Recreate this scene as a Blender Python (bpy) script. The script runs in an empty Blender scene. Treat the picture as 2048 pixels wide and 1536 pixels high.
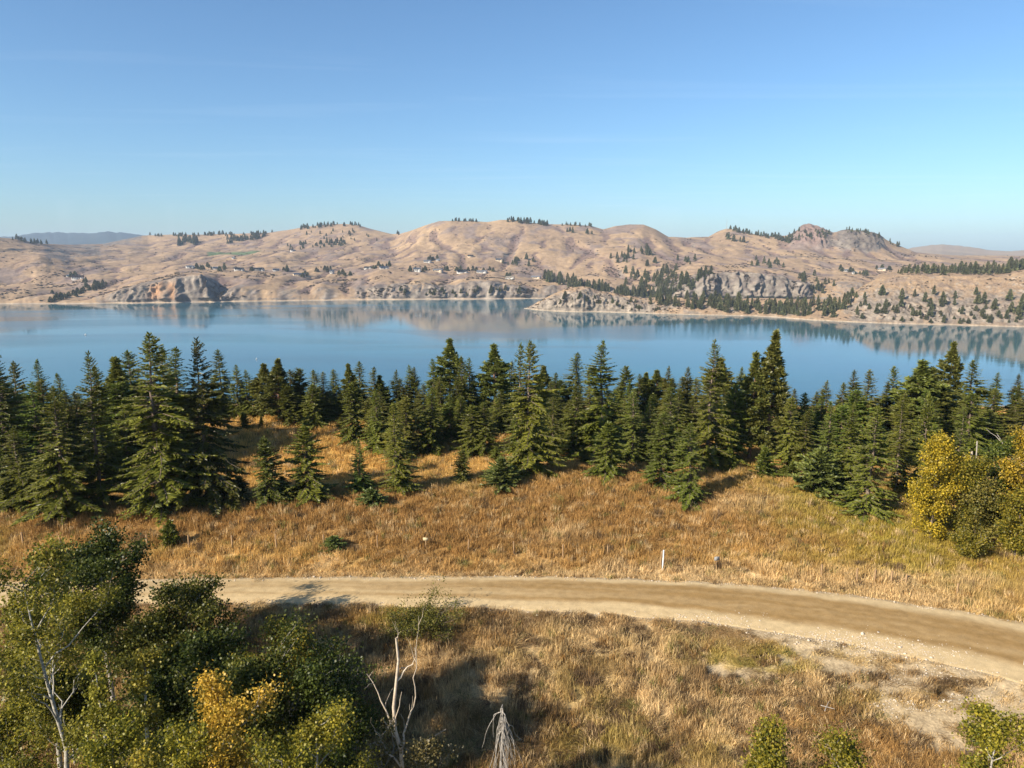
import bpy, math, random
import numpy as np
from mathutils import Vector

SC = bpy.context.scene
COL = SC.collection
random.seed(7)
RNG = np.random.default_rng(7)

# ------------------------------------------------------------------ camera
F, CX, CY = 1421.0, 1024.0, 768.0          # focal length and centre for a 2048 x 1536 frame
CAMZ, YH = 120.0, 505.0                    # height above the lake, horizon row
PITCH = math.atan((CY - YH) / F)
cam = bpy.data.cameras.new('camera')
cam.sensor_fit = 'HORIZONTAL'
cam.sensor_width = 36.0
cam.lens = 36.0 * F / 2048.0
cam.clip_start, cam.clip_end = 0.5, 40000.0
camo = bpy.data.objects.new('camera', cam)
COL.objects.link(camo)
camo.location = (0, 0, CAMZ)
camo.rotation_euler = (math.radians(90) - PITCH, 0, 0)
SC.camera = camo

# ------------------------------------------------------------------ sky and sun
SUN_EL = math.radians(31)
SUN_AZ = math.atan2(-0.81, -0.585)          # compass angle from +Y towards +X: the sun stands left of and behind the camera
world = bpy.data.worlds.new('World')
SC.world = world
world.use_nodes = True
wn = world.node_tree
sky = wn.nodes.new('ShaderNodeTexSky')
sky.sky_type = 'NISHITA'
sky.sun_disc = False
sky.sun_elevation = SUN_EL
sky.sun_rotation = SUN_AZ
sky.altitude = 500
sky.air_density = 1.0
sky.dust_density = 1.2
sky.ozone_density = 5.0
bg = wn.nodes['Background']
bg.inputs['Strength'].default_value = 0.083
tone = wn.nodes.new('ShaderNodeMix')      # white balance of the sky light
tone.data_type = 'RGBA'
tone.blend_type = 'MULTIPLY'
tone.inputs[0].default_value = 1.0
tone.inputs[7].default_value = (0.90, 1.035, 1.05, 1)
wn.links.new(sky.outputs[0], tone.inputs[6])
# a veil of thin high cirrus: streaks on a level far overhead
tcw = wn.nodes.new('ShaderNodeTexCoord')
sep = wn.nodes.new('ShaderNodeSeparateXYZ')
wn.links.new(tcw.outputs['Generated'], sep.inputs[0])
zz_ = wn.nodes.new('ShaderNodeMath')
zz_.operation = 'MAXIMUM'
zz_.inputs[1].default_value = 0.06
wn.links.new(sep.outputs['Z'], zz_.inputs[0])
dv = wn.nodes.new('ShaderNodeVectorMath')
dv.operation = 'DIVIDE'
cmb = wn.nodes.new('ShaderNodeCombineXYZ')
for k_ in range(3):
    wn.links.new(zz_.outputs[0], cmb.inputs[k_])
wn.links.new(tcw.outputs['Generated'], dv.inputs[0])
wn.links.new(cmb.outputs[0], dv.inputs[1])
mpw = wn.nodes.new('ShaderNodeMapping')
mpw.inputs['Rotation'].default_value = (0, 0, 0.5)
mpw.inputs['Scale'].default_value = (0.22, 1.1, 0.0)
wn.links.new(dv.outputs[0], mpw.inputs[0])
nzw = wn.nodes.new('ShaderNodeTexNoise')
nzw.inputs['Scale'].default_value = 1.3
nzw.inputs['Detail'].default_value = 7
nzw.inputs['Distortion'].default_value = 0.6
wn.links.new(mpw.outputs[0], nzw.inputs['Vector'])
rpw = wn.nodes.new('ShaderNodeValToRGB')
rpw.color_ramp.elements[0].position = 0.54
rpw.color_ramp.elements[0].color = (0, 0, 0, 1)
rpw.color_ramp.elements[1].position = 0.85
rpw.color_ramp.elements[1].color = (0.09, 0.09, 0.09, 1)
wn.links.new(nzw.outputs['Fac'], rpw.inputs[0])
veil = wn.nodes.new('ShaderNodeMix')
veil.data_type = 'RGBA'
veil.inputs[7].default_value = (7.5, 8.0, 8.6, 1)
wn.links.new(rpw.outputs[0], veil.inputs[0])
wn.links.new(tone.outputs[2], veil.inputs[6])
wn.links.new(veil.outputs[2], bg.inputs[0])

sl = bpy.data.lights.new('sun', 'SUN')
sl.energy = 5.0
sl.angle = math.radians(0.53)
sl.color = (1.0, 0.89, 0.72)
suno = bpy.data.objects.new('sun', sl)
COL.objects.link(suno)
sdir = Vector((math.sin(SUN_AZ) * math.cos(SUN_EL), math.cos(SUN_AZ) * math.cos(SUN_EL), math.sin(SUN_EL)))
suno.rotation_euler = (-sdir).to_track_quat('-Z', 'Y').to_euler()
suno.location = (-60, -40, 190)

SC.view_settings.view_transform = 'Standard'
SC.view_settings.look = 'None'
SC.view_settings.exposure = 0.95
SC.view_settings.gamma = 1.0
SC.cycles.use_denoising = True
SC.cycles.denoiser = 'OPENIMAGEDENOISE'
SC.cycles.denoising_input_passes = 'RGB_ALBEDO_NORMAL'
SC.cycles.max_bounces = 6
SC.cycles.diffuse_bounces = 2
SC.cycles.glossy_bounces = 2
SC.cycles.transmission_bounces = 3
SC.cycles.volume_bounces = 0
SC.cycles.transparent_max_bounces = 8

# ------------------------------------------------------------------ numeric helpers
_PERM = {}


def perlin(x, y, seed=0):
    if seed not in _PERM:
        r = np.random.default_rng(seed + 1000)
        p = r.permutation(256)
        a = r.random(256) * 2 * np.pi
        _PERM[seed] = (np.concatenate([p, p]), np.cos(a), np.sin(a))
    p, gx, gy = _PERM[seed]
    x = np.asarray(x, float)
    y = np.asarray(y, float)
    xi = np.floor(x).astype(int)
    yi = np.floor(y).astype(int)
    xf = x - xi
    yf = y - yi
    u = xf * xf * xf * (xf * (xf * 6 - 15) + 10)
    v = yf * yf * yf * (yf * (yf * 6 - 15) + 10)

    def g(ix, iy, dx, dy):
        h = p[p[ix & 255] + (iy & 255)]
        return gx[h] * dx + gy[h] * dy
    a = g(xi, yi, xf, yf)
    b = g(xi + 1, yi, xf - 1, yf)
    c = g(xi, yi + 1, xf, yf - 1)
    d = g(xi + 1, yi + 1, xf - 1, yf - 1)
    return ((a + u * (b - a)) * (1 - v) + (c + u * (d - c)) * v) * 1.5


def fbm(x, y, octv=4, seed=0, gain=0.5):
    s, a, t = 0.0, 1.0, 0.0
    for i in range(octv):
        s = s + a * perlin(x * 2 ** i + 17.3 * i, y * 2 ** i + 9.1 * i, seed + i)
        t += a
        a *= gain
    return s / t


def ridged(x, y, octv=4, seed=0, gain=0.5):
    s, a, t = 0.0, 1.0, 0.0
    for i in range(octv):
        s = s + a * (1 - 2 * np.abs(perlin(x * 2 ** i + 5.3 * i, y * 2 ** i + 3.7 * i, seed + i)))
        t += a
        a *= gain
    return s / t


def sstep(x, a=0.0, b=1.0):
    t = np.clip((np.asarray(x, float) - a) / (b - a), 0, 1)
    return t * t * (3 - 2 * t)


def ray(px, py):
    """direction of the sight line through a picture point, per metre of forward distance"""
    t = (py - CY) / F
    u = (px - CX) / F
    dy = math.cos(PITCH) - t * math.sin(PITCH)
    return u / dy, (-math.sin(PITCH) - t * math.cos(PITCH)) / dy


def rayv(px, py):
    t = (np.asarray(py, float) - CY) / F
    u = (np.asarray(px, float) - CX) / F
    dy = math.cos(PITCH) - t * math.sin(PITCH)
    return u / dy, (-math.sin(PITCH) - t * math.cos(PITCH)) / dy


def new_mesh(name, verts, faces, smooth=False):
    """verts (N,3); faces (M,k) array or list of such arrays"""
    me = bpy.data.meshes.new(name)
    if not isinstance(faces, list):
        faces = [faces]
    faces = [np.asarray(f, np.int32) for f in faces if len(f)]
    verts = np.asarray(verts, np.float32)
    me.vertices.add(len(verts))
    me.vertices.foreach_set('co', verts.ravel())
    tot = sum(f.size for f in faces)
    npoly = sum(len(f) for f in faces)
    me.loops.add(tot)
    me.polygons.add(npoly)
    me.loops.foreach_set('vertex_index', np.concatenate([f.ravel() for f in faces]))
    lt = np.concatenate([np.full(len(f), f.shape[1], np.int32) for f in faces])
    ls = np.concatenate([[0], np.cumsum(lt)[:-1]]).astype(np.int32)
    me.polygons.foreach_set('loop_start', ls)
    try:
        me.polygons.foreach_set('loop_total', lt)
    except Exception:
        pass
    me.update(calc_edges=True)
    if smooth:
        me.polygons.foreach_set('use_smooth', np.ones(npoly, bool))
    return me


def set_col(me, name, cols, domain='POINT'):
    at = me.attributes.new(name, 'FLOAT_COLOR', domain)
    c = np.ones((len(cols), 4), np.float32)
    c[:, :3] = cols
    at.data.foreach_set('color', c.ravel())


def set_float(me, name, vals, domain='POINT'):
    at = me.attributes.new(name, 'FLOAT', domain)
    at.data.foreach_set('value', np.asarray(vals, np.float32))


def link(name, data, parent=None, loc=(0, 0, 0), rot=(0, 0, 0), scale=(1, 1, 1), mat=None):
    o = bpy.data.objects.new(name, data)
    COL.objects.link(o)
    o.location, o.rotation_euler, o.scale = loc, rot, scale
    if parent:
        o.parent = parent
    if mat is not None and data is not None and len(data.materials) == 0:
        for m in (mat if isinstance(mat, (list, tuple)) else [mat]):
            data.materials.append(m)
    return o


def tag(o, label=None, cat=None, group=None, kind=None):
    if label:
        o['label'] = label
    if cat:
        o['category'] = cat
    if group:
        o['group'] = group
    if kind:
        o['kind'] = kind
    return o


# ------------------------------------------------------------------ materials
def mat_new(name):
    m = bpy.data.materials.new(name)
    m.use_nodes = True
    nt = m.node_tree
    nt.nodes.clear()
    out = nt.nodes.new('ShaderNodeOutputMaterial')
    return m, nt, out


def N(nt, typ, **kw):
    n = nt.nodes.new(typ)
    for k, v in kw.items():
        if k in n.inputs.keys():
            n.inputs[k].default_value = v
        else:
            setattr(n, k, v)
    return n


def ramp(nt, stops, fac=None):
    r = nt.nodes.new('ShaderNodeValToRGB')
    e = r.color_ramp.elements
    while len(e) < len(stops):
        e.new(0.5)
    for el, (p, c) in zip(e, stops):
        el.position = p
        el.color = (*c, 1) if len(c) == 3 else c
    if fac is not None:
        nt.links.new(fac, r.inputs[0])
    return r


def mixc(nt, a, b, fac, mode='MIX'):
    m = nt.nodes.new('ShaderNodeMix')
    m.data_type = 'RGBA'
    m.blend_type = mode
    for sock, v in ((m.inputs[0], fac), (m.inputs[6], a), (m.inputs[7], b)):
        if hasattr(v, 'node'):
            nt.links.new(v, sock)
        elif isinstance(v, (int, float)):
            sock.default_value = v
        else:
            sock.default_value = (*v, 1)
    return m.outputs[2]


def noise_node(nt, scale, detail=4, rough=0.6, vec=None, dist=0.0):
    n = nt.nodes.new('ShaderNodeTexNoise')
    n.inputs['Scale'].default_value = scale
    n.inputs['Detail'].default_value = detail
    n.inputs['Roughness'].default_value = rough
    n.inputs['Distortion'].default_value = dist
    if vec is not None:
        nt.links.new(vec, n.inputs['Vector'])
    return n


def leaf_material(name, c_dark, c_light, transl=0.3, attr='tint', spread=0.25, gloss=0.06, hue=(0.488, 0.508)):
    """foliage: colour runs between two leaf colours by leaf, with a shift from plant to plant"""
    m, nt, out = mat_new(name)
    a = N(nt, 'ShaderNodeAttribute', attribute_name=attr)
    info = nt.nodes.new('ShaderNodeObjectInfo')
    r = ramp(nt, [(0.0, c_dark), (1.0, c_light)], a.outputs['Fac'])
    hsv = nt.nodes.new('ShaderNodeHueSaturation')
    mp = N(nt, 'ShaderNodeMapRange')
    mp.inputs['To Min'].default_value = 1 - spread
    mp.inputs['To Max'].default_value = 1 + spread
    nt.links.new(info.outputs['Random'], mp.inputs['Value'])
    nt.links.new(mp.outputs[0], hsv.inputs['Value'])
    mp2 = N(nt, 'ShaderNodeMapRange')
    mp2.inputs['To Min'].default_value = hue[0]
    mp2.inputs['To Max'].default_value = hue[1]
    mul = N(nt, 'ShaderNodeMath', operation='MULTIPLY')
    mul.inputs[1].default_value = 7.31
    fr = N(nt, 'ShaderNodeMath', operation='FRACT')
    nt.links.new(info.outputs['Random'], mul.inputs[0])
    nt.links.new(mul.outputs[0], fr.inputs[0])
    nt.links.new(fr.outputs[0], mp2.inputs['Value'])
    nt.links.new(mp2.outputs[0], hsv.inputs['Hue'])
    nt.links.new(r.outputs[0], hsv.inputs['Color'])
    d = N(nt, 'ShaderNodeBsdfDiffuse')
    t = N(nt, 'ShaderNodeBsdfTranslucent')
    g = N(nt, 'ShaderNodeBsdfGlossy')
    g.inputs['Roughness'].default_value = 0.45
    nt.links.new(hsv.outputs[0], d.inputs[0])
    nt.links.new(hsv.outputs[0], t.inputs[0])
    mx = N(nt, 'ShaderNodeMixShader')
    mx.inputs[0].default_value = transl
    nt.links.new(d.outputs[0], mx.inputs[1])
    nt.links.new(t.outputs[0], mx.inputs[2])
    mx2 = N(nt, 'ShaderNodeMixShader')
    mx2.inputs[0].default_value = gloss
    nt.links.new(mx.outputs[0], mx2.inputs[1])
    nt.links.new(g.outputs[0], mx2.inputs[2])
    nt.links.new(mx2.outputs[0], out.inputs[0])
    return m


def simple_material(name, c1, c2, scale=8.0, rough=0.85, bump=0.0, stretch=(1, 1, 1)):
    m, nt, out = mat_new(name)
    tc = nt.nodes.new('ShaderNodeTexCoord')
    mp = nt.nodes.new('ShaderNodeMapping')
    mp.inputs['Scale'].default_value = stretch
    nt.links.new(tc.outputs['Object'], mp.inputs[0])
    n = noise_node(nt, scale, 5, 0.65, mp.outputs[0])
    r = ramp(nt, [(0.3, c1), (0.7, c2)], n.outputs['Fac'])
    p = nt.nodes.new('ShaderNodeBsdfPrincipled')
    p.inputs['Roughness'].default_value = rough
    p.inputs['Specular IOR Level'].default_value = 0.25
    nt.links.new(r.outputs[0], p.inputs['Base Color'])
    if bump:
        b = nt.nodes.new('ShaderNodeBump')
        b.inputs['Strength'].default_value = bump
        nt.links.new(n.outputs['Fac'], b.inputs['Height'])
        nt.links.new(b.outputs[0], p.inputs['Normal'])
    nt.links.new(p.outputs[0], out.inputs[0])
    return m


def vcol_material(name, attr, scales, amount=0.35, bump=0.3, bscale=1.0, bdist=0.3, rough=0.95):
    """base colours from the surface attribute, broken up by finer noise"""
    m, nt, out = mat_new(name)
    a = N(nt, 'ShaderNodeAttribute', attribute_name=attr)
    geo = nt.nodes.new('ShaderNodeNewGeometry')
    col = a.outputs['Color']
    last = None
    for s in scales:
        n = noise_node(nt, s, 4, 0.65, geo.outputs['Position'])
        r = ramp(nt, [(0.28, (1 - amount,) * 3), (0.5, (1, 1, 1)), (0.72, (1 + amount,) * 3)], n.outputs['Fac'])
        col = mixc(nt, col, r.outputs[0], 1.0, 'MULTIPLY')
        last = n
    p = nt.nodes.new('ShaderNodeBsdfPrincipled')
    p.inputs['Roughness'].default_value = rough
    p.inputs['Specular IOR Level'].default_value = 0.1
    nt.links.new(col, p.inputs['Base Color'])
    if bump:
        n = noise_node(nt, bscale, 6, 0.7, geo.outputs['Position'])
        b = nt.nodes.new('ShaderNodeBump')
        b.inputs['Strength'].default_value = bump
        b.inputs['Distance'].default_value = bdist
        nt.links.new(n.outputs['Fac'], b.inputs['Height'])
        nt.links.new(b.outputs[0], p.inputs['Normal'])
    nt.links.new(p.outputs[0], out.inputs[0])
    return m


# ------------------------------------------------------------------ near ground
# road edges, read on the level of the road (z = 90 m above sea of the model, lake at 0)
RZ = 90.0
_rt = [(-700, 1182), (0, 1166), (420, 1159), (700, 1157), (1000, 1155), (1200, 1157), (1350, 1164), (1500, 1172), (1700, 1191), (1850, 1214), (2048, 1246), (2700, 1390)]
_rb = [(-700, 1235), (0, 1212), (420, 1204), (700, 1209), (1000, 1216), (1200, 1226), (1350, 1238), (1500, 1254), (1700, 1288), (1850, 1320), (2048, 1362), (2700, 1590)]


def plane_pts(lst, z):
    o = []
    for px, py in lst:
        dx, dz = ray(px, py)
        Y = (z - CAMZ) / dz
        o.append((dx * Y, Y))
    return np.array(o)


RT, RB = plane_pts(_rt, RZ), plane_pts(_rb, RZ)


def smooth_curve(pts, x):
    """smooth interpolation of Y over X (several averaged linear passes)"""
    acc = 0
    ks = np.linspace(-3.0, 3.0, 7)
    for k in ks:
        acc = acc + np.interp(x + k, pts[:, 0], pts[:, 1])
    return acc / len(ks)


def road_far(x):
    return smooth_curve(RT, x) + 0.35 * fbm(x * 0.45, x * 0 + 3.3, 3, 41)


def road_near(x):
    return smooth_curve(RB, x) + 0.45 * fbm(x * 0.4, x * 0 + 8.3, 3, 42)


def crest_y(x):
    return np.interp(x, [-60, -38, -10, 0, 20, 45, 70], [72, 75, 84, 88, 91, 88, 86])


def zg(x, y):
    x = np.asarray(x, float)
    y = np.asarray(y, float)
    yt, yb = road_far(x), road_near(x)
    dn = yb - y
    df = y - yt
    off = sstep(np.maximum(dn, df), -0.3, 2.5)
    z = np.full(np.broadcast(x, y).shape, RZ)
    # crown of the road
    w = np.clip((y - yb) / np.maximum(yt - yb, 0.1), 0, 1)
    z = z + 0.10 * (4 * w * (1 - w))
    # below the road
    drop = np.interp(x, [-40, 5, 14, 40], [3.0, 2.4, 1.0, 0.6])
    z = z - 0.25 * sstep(dn, 0.2, 2.0) - drop * sstep(dn, 1.5, 14)
    z = z - 0.7 * sstep(dn, 12, 40)
    # above the road
    yc = crest_y(x)
    z = z - 0.3 * sstep(df, 0.2, 1.2) * (1 - sstep(df, 1.5, 4))
    z = z + 1.7 * sstep(y, yt + 2, np.maximum(yc, yt + 12))
    dip = np.interp(x, [-60, -10, 10, 30, 50], [1.7, 1.6, 1.2, 0.6, 0.4])
    z = z - dip * sstep(y, yc, yc + 13) + (dip + 0.6) * sstep(y, yc + 13, yc + 36)
    # hollow in the golden field on the left
    z = z - 0.8 * np.exp(-(((x + 30) / 9) ** 2 + ((y - 100) / 9) ** 2))
    # fall to the lake
    dd = np.maximum(y - 122, 0)
    z = z - 0.42 * dd * dd / (dd + 14)
    nz = 0.45 * fbm(x / 22, y / 22, 3, 3) + 0.12 * fbm(x / 3.5, y / 3.5, 3, 7)
    z = z + off * nz
    return np.maximum(z, -8)


def ground_hit(px, py, y0=14.0, y1=420.0):
    dx, dz = ray(px, py)
    ys = np.linspace(y0, y1, 3000)
    d = CAMZ + dz * ys - zg(dx * ys, ys)
    k = np.argmax(d < 0)
    if d[k] >= 0:
        k = len(ys) - 1
    Y = ys[k]
    return dx * Y, Y, float(zg(dx * Y, Y))


def blob(x, y, c, rx, ry):
    return np.exp(-(((x - c[0]) / rx) ** 2 + ((y - c[1]) / ry) ** 2))


def gh(px, py):
    a = ground_hit(px, py)
    return (a[0], a[1])


BARE = [(gh(1560, 1275), 4, 1.0), (gh(1780, 1375), 4, 1.4), (gh(1900, 1430), 4, 1.6), (gh(2010, 1420), 4, 1.6), (gh(1500, 1350), 3, 1.0), (gh(1620, 1320), 3.5, 1.0), (gh(1640, 1285), 5, 1.4), (gh(1740, 1300), 5, 1.7), (gh(1700, 1335), 4.0, 1.6), (gh(1850, 1345), 5, 1.6), (gh(1800, 1420), 2.6, 1.4), (gh(1860, 1455), 3, 1.6),
        (gh(1960, 1345), 6, 1.6), (gh(1440, 1345), 2.0, 1.0), (gh(1930, 1400), 3, 1.2), (gh(1900, 1490), 2.0, 1.2), (gh(1980, 1380), 3, 1.0)]
GREENY = [(gh(1640, 1010), 9, 7, 1.0), (gh(1800, 1060), 11, 9, 1.0), (gh(1900, 1120), 8, 4, .6), (gh(830, 1235), 4.5, 2.0, 1.0), (gh(1480, 1300), 5, 2.2, .8), (gh(1560, 1330), 4, 1.6, .8),
          (gh(640, 1270), 4, 2, .5), (gh(1400, 1310), 3, 2, .4), (gh(1700, 1420), 3, 2, .4), (gh(1000, 1320), 2.2, 1.0, .5)]
RUSTY = [(gh(1180, 1040), 18, 7, .8), (gh(650, 1040), 22, 5, .9), (gh(1300, 1120), 6, 3, .6), (gh(1780, 1500), 5, 2.5, .8), (gh(1650, 1460), 5, 2, .7), (gh(1480, 1290), 3, 1.5, .6), (gh(1000, 1090), 12, 3, .6)]
PALE = [(gh(1120, 1072), 3, 2.4, 1.0), (gh(1000, 1350), 3.4, 1.7, 1.0), (gh(1530, 1010), 7, 3, .8), (gh(1000, 1160), 30, 1.4, .8), (gh(1330, 1150), 7, 1.4, 1.0), (gh(700, 1290), 5, 1.8, .5), (gh(800, 1330), 5, 1.4, .5),
        (gh(1290, 1290), 6, 2.6, .6), (gh(1880, 1180), 9, 3, .6), (gh(880, 1310), 3, 1, .7)]

C_GOLD = np.array((.63, .40, .128))
C_RUST = np.array((.385, .225, .082))
C_PALE = np.array((.66, .485, .26))
C_OLIV = np.array((.36, .285, .055))
C_BROWN = np.array((.25, .165, .085))
C_GRAVEL = np.array((.385, .295, .18))


def bare_mask(x, y):
    b = 0
    for c, rx, ry in BARE:
        b = np.maximum(b, blob(x, y, c, rx, ry))
    b = b * .85 + 0.75 * fbm(x / 1.9, y / 1.3, 4, 55, .65)
    edge = np.maximum(road_near(x) - y, y - road_far(x))
    onroad = 1 - sstep(edge + 0.5 * fbm(x / 1.5, y / 1.5, 3, 57), -0.1, 0.8)
    return np.clip(np.maximum(sstep(b, 0.30, 0.75) * .9, onroad), 0, 1)


def field_col(x, y):
    """ground-cover colour: what grows where"""
    n1 = fbm(x / 16, y / 10, 4, 21)
    n2 = fbm(x / 4, y / 3, 4, 25)
    df = y - road_far(x)
    yc = crest_y(x)
    gold = 0.55 + 0 * n1
    rust = 0.35 + 0.9 * n1
    rust = rust + 0.55 * sstep(df, 5, 12) * (1 - sstep(y, yc - 4, yc + 4))
    pale = 0.22 + 0.8 * n2 + 0.35 * (1 - sstep(df, 0, 6)) * (df > 0)
    gold = gold + 0.7 * sstep(y, yc, yc + 6)
    oliv = 0.02 + 1.1 * fbm(x / 12, y / 9, 3, 33) + 0.35 * sstep(x, 18, 45) * (df > 3)
    brown = 0.15 - 0.9 * n2 + 0.30 * (df < 0)
    for c, rx, ry, w in GREENY:
        oliv = oliv + 1.2 * w * blob(x, y, c, rx, ry)
    for c, rx, ry, w in RUSTY:
        rust = rust + 0.9 * w * blob(x, y, c, rx, ry)
    for c, rx, ry, w in PALE:
        pale = pale + 1.5 * w * blob(x, y, c, rx, ry)
    gold = gold - .30 * (df < 0)
    pale = pale + .12 * (df < 0)
    ws = [np.clip(v, 0.02, None) ** 2.6 for v in (gold, rust, pale, oliv, brown)]
    t = sum(ws)
    c = sum((w / t)[..., None] * k for w, k in zip(ws, (C_GOLD, C_RUST, C_PALE, C_OLIV, C_BROWN)))
    return c


def build_ground():
    a = np.linspace(-1.35, 1.35, 470)
    ys = np.concatenate([np.linspace(6, 34, 40), np.geomspace(34.2, 160, 400), np.geomspace(161, 640, 70)])
    A, Yg = np.meshgrid(a, ys)
    X = A * Yg
    Z = zg(X, Yg)
    c = field_col(X, Yg) * 0.75
    b = bare_mask(X, Yg)[..., None]
    c = c * (1 - b) + C_GRAVEL * b
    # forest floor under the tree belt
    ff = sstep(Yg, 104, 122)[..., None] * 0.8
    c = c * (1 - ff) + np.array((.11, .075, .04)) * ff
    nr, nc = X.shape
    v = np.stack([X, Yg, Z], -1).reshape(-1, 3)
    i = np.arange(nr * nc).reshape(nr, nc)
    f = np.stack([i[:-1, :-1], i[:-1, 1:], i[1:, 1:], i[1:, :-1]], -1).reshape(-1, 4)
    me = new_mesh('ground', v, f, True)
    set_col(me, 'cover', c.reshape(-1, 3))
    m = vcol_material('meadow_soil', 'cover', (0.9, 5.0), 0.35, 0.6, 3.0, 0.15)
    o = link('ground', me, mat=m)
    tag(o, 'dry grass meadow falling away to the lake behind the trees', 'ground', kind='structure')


build_ground()


def build_road():
    xs = np.linspace(-75, 75, 620)
    k = 44
    w = np.linspace(0, 1, k)
    yb, yt = road_near(xs) - 0.15, road_far(xs) + 0.15
    X = np.repeat(xs[:, None], k, 1)
    Yr = yb[:, None] + (yt - yb)[:, None] * w[None]
    Z = zg(X, Yr) + 0.035
    Z[:, 0] -= 0.09
    Z[:, -1] -= 0.09
    Z = Z + 0.02 * fbm(X / 2.0, Yr / 0.8, 2, 66)
    v = np.stack([X, Yr, Z], -1).reshape(-1, 3)
    i = np.arange(v.shape[0]).reshape(X.shape)
    f = np.stack([i[:-1, :-1], i[1:, :-1], i[1:, 1:], i[:-1, 1:]], -1).reshape(-1, 4)
    me = new_mesh('dirt_road', v, f, True)
    # compacted wheel lane darker than the loose pale gravel at the sides
    W = np.repeat(w[None], len(xs), 0)
    wob = 0.06 * fbm(X / 9, W * 2, 3, 71)
    ww = W + wob
    lane = sstep(ww, 0.20, 0.34) * (1 - sstep(ww, 0.80, 0.93))
    pale_mid = np.exp(-((ww - 0.47) / 0.07) ** 2) * (0.45 + 0.6 * fbm(X / 14, W * 3, 2, 75))
    streak = 0.5 + 0.6 * fbm(X / 7, ww * 11, 4, 73) + .35 * fbm(X / 1.2, Yr / .5, 3, 74)
    ruts = np.exp(-((ww - .36) / .035) ** 2) + np.exp(-((ww - .62) / .035) ** 2) + .7 * np.exp(-((ww - .74) / .03) ** 2)
    right = sstep(X, -30, 15)
    k_ = np.clip(lane * (0.38 + 0.52 * right) - 0.45 * np.clip(pale_mid, 0, 1) + 0.48 * (streak - 0.5) + .22 * ruts * (.6 + fbm(X / 11, ww * 2, 2, 76)), 0, 1)[..., None]
    c = np.array((.49, .365, .20)) * (1 - k_) + np.array((.275, .172, .068)) * k_
    set_col(me, 'cover', c.reshape(-1, 3))
    m = vcol_material('packed_dirt', 'cover', (1.2, 14.0), 0.16, 0.6, 18.0, 0.05)
    o = link('dirt_road', me, mat=m)
    tag(o, 'pale gravel road curving across the meadow', 'road', kind='structure')


build_road()

# ------------------------------------------------------------------ lake
def build_lake():
    xs = np.array([-9000, -3000, 0, 3000, 9000.])
    ys = np.array([150, 1500, 4000, 9000.])
    X, Yg = np.meshgrid(xs, ys)
    v = np.stack([X, Yg, 0 * X], -1).reshape(-1, 3)
    i = np.arange(v.shape[0]).reshape(X.shape)
    f = np.stack([i[:-1, :-1], i[:-1, 1:], i[1:, 1:], i[1:, :-1]], -1).reshape(-1, 4)
    me = new_mesh('lake_water', v, f)
    m, nt, out = mat_new('lake_water')
    geo = nt.nodes.new('ShaderNodeNewGeometry')
    mp = nt.nodes.new('ShaderNodeMapping')
    mp.inputs['Scale'].default_value = (0.0011, 0.0042, 1)
    nt.links.new(geo.outputs['Position'], mp.inputs[0])
    patch = noise_node(nt, 1.0, 5, 0.55, mp.outputs[0], 0.8)
    rr = ramp(nt, [(0.40, (0.035,) * 3), (0.50, (0.07,) * 3), (0.56, (0.13,) * 3), (0.66, (0.18,) * 3)], patch.outputs['Fac'])
    mp2 = nt.nodes.new('ShaderNodeMapping')
    mp2.inputs['Scale'].default_value = (0.05, 0.11, 1)
    nt.links.new(geo.outputs['Position'], mp2.inputs[0])
    rip = noise_node(nt, 1.0, 4, 0.6, mp2.outputs[0])
    bm = nt.nodes.new('ShaderNodeBump')
    bm.inputs['Strength'].default_value = 0.10
    bm.inputs['Distance'].default_value = 0.6
    nt.links.new(rip.outputs['Fac'], bm.inputs['Height'])
    p = nt.nodes.new('ShaderNodeBsdfPrincipled')
    p.inputs['IOR'].default_value = 1.333
    nt.links.new(rr.outputs[0], p.inputs['Roughness'])
    # shallows over the marl shelf are turquoise, the deep lake is blue
    mp3 = nt.nodes.new('ShaderNodeMapping')
    mp3.inputs['Scale'].default_value = (0.002, 0.004, 1)
    nt.links.new(geo.outputs['Position'], mp3.inputs[0])
    dn = noise_node(nt, 1.0, 3, 0.5, mp3.outputs[0])
    cr = ramp(nt, [(0.35, (0.030, 0.085, 0.118)), (0.65, (0.036, 0.125, 0.155))], dn.outputs['Fac'])
    nt.links.new(cr.outputs[0], p.inputs['Base Color'])
    nt.links.new(bm.outputs[0], p.inputs['Normal'])
    nt.links.new(p.outputs[0], out.inputs[0])
    o = link('lake_water', me, mat=m)
    tag(o, 'calm blue lake mirroring the far hills', 'lake', kind='structure')


build_lake()


# ------------------------------------------------------------------ far hills
def curve(lst, x):
    l = np.array(lst, float)
    return np.interp(x, l[:, 0], l[:, 1])


def a_of_px(px, py=520.0):
    return rayv(px, py)[0]


SHORE = [(-600, 612), (0, 608), (200, 607), (300, 606), (500, 603), (700, 600), (1000, 598), (1100, 597), (1300, 598), (1400, 601), (1700, 603), (2700, 600)]
BLUFF = [(-600, 588), (0, 590), (60, 588), (110, 592), (170, 592), (200, 590), (240, 578), (290, 566), (350, 558), (385, 549), (404, 548), (416, 556), (434, 580), (470, 572), (560, 572), (640, 574), (690, 583), (720, 577), (790, 570), (850, 566),
         (890, 574), (940, 566), (985, 560), (1030, 563), (1060, 570), (1100, 564), (1180, 565), (1260, 568), (1330, 565), (1390, 545), (1480, 540), (1560, 544), (1610, 562), (1680, 566), (1800, 566), (2700, 566)]
BENCH = [(-600, 560), (0, 562), (90, 560), (170, 560), (230, 563), (290, 549), (350, 541), (430, 541), (520, 543), (600, 548), (680, 548), (760, 540), (850, 543), (950, 547), (1040, 556), (1080, 558), (1150, 551), (1250, 546),
         (1330, 536), (1400, 531), (1500, 532), (1600, 545), (1700, 548), (1800, 543), (2700, 540)]
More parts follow.
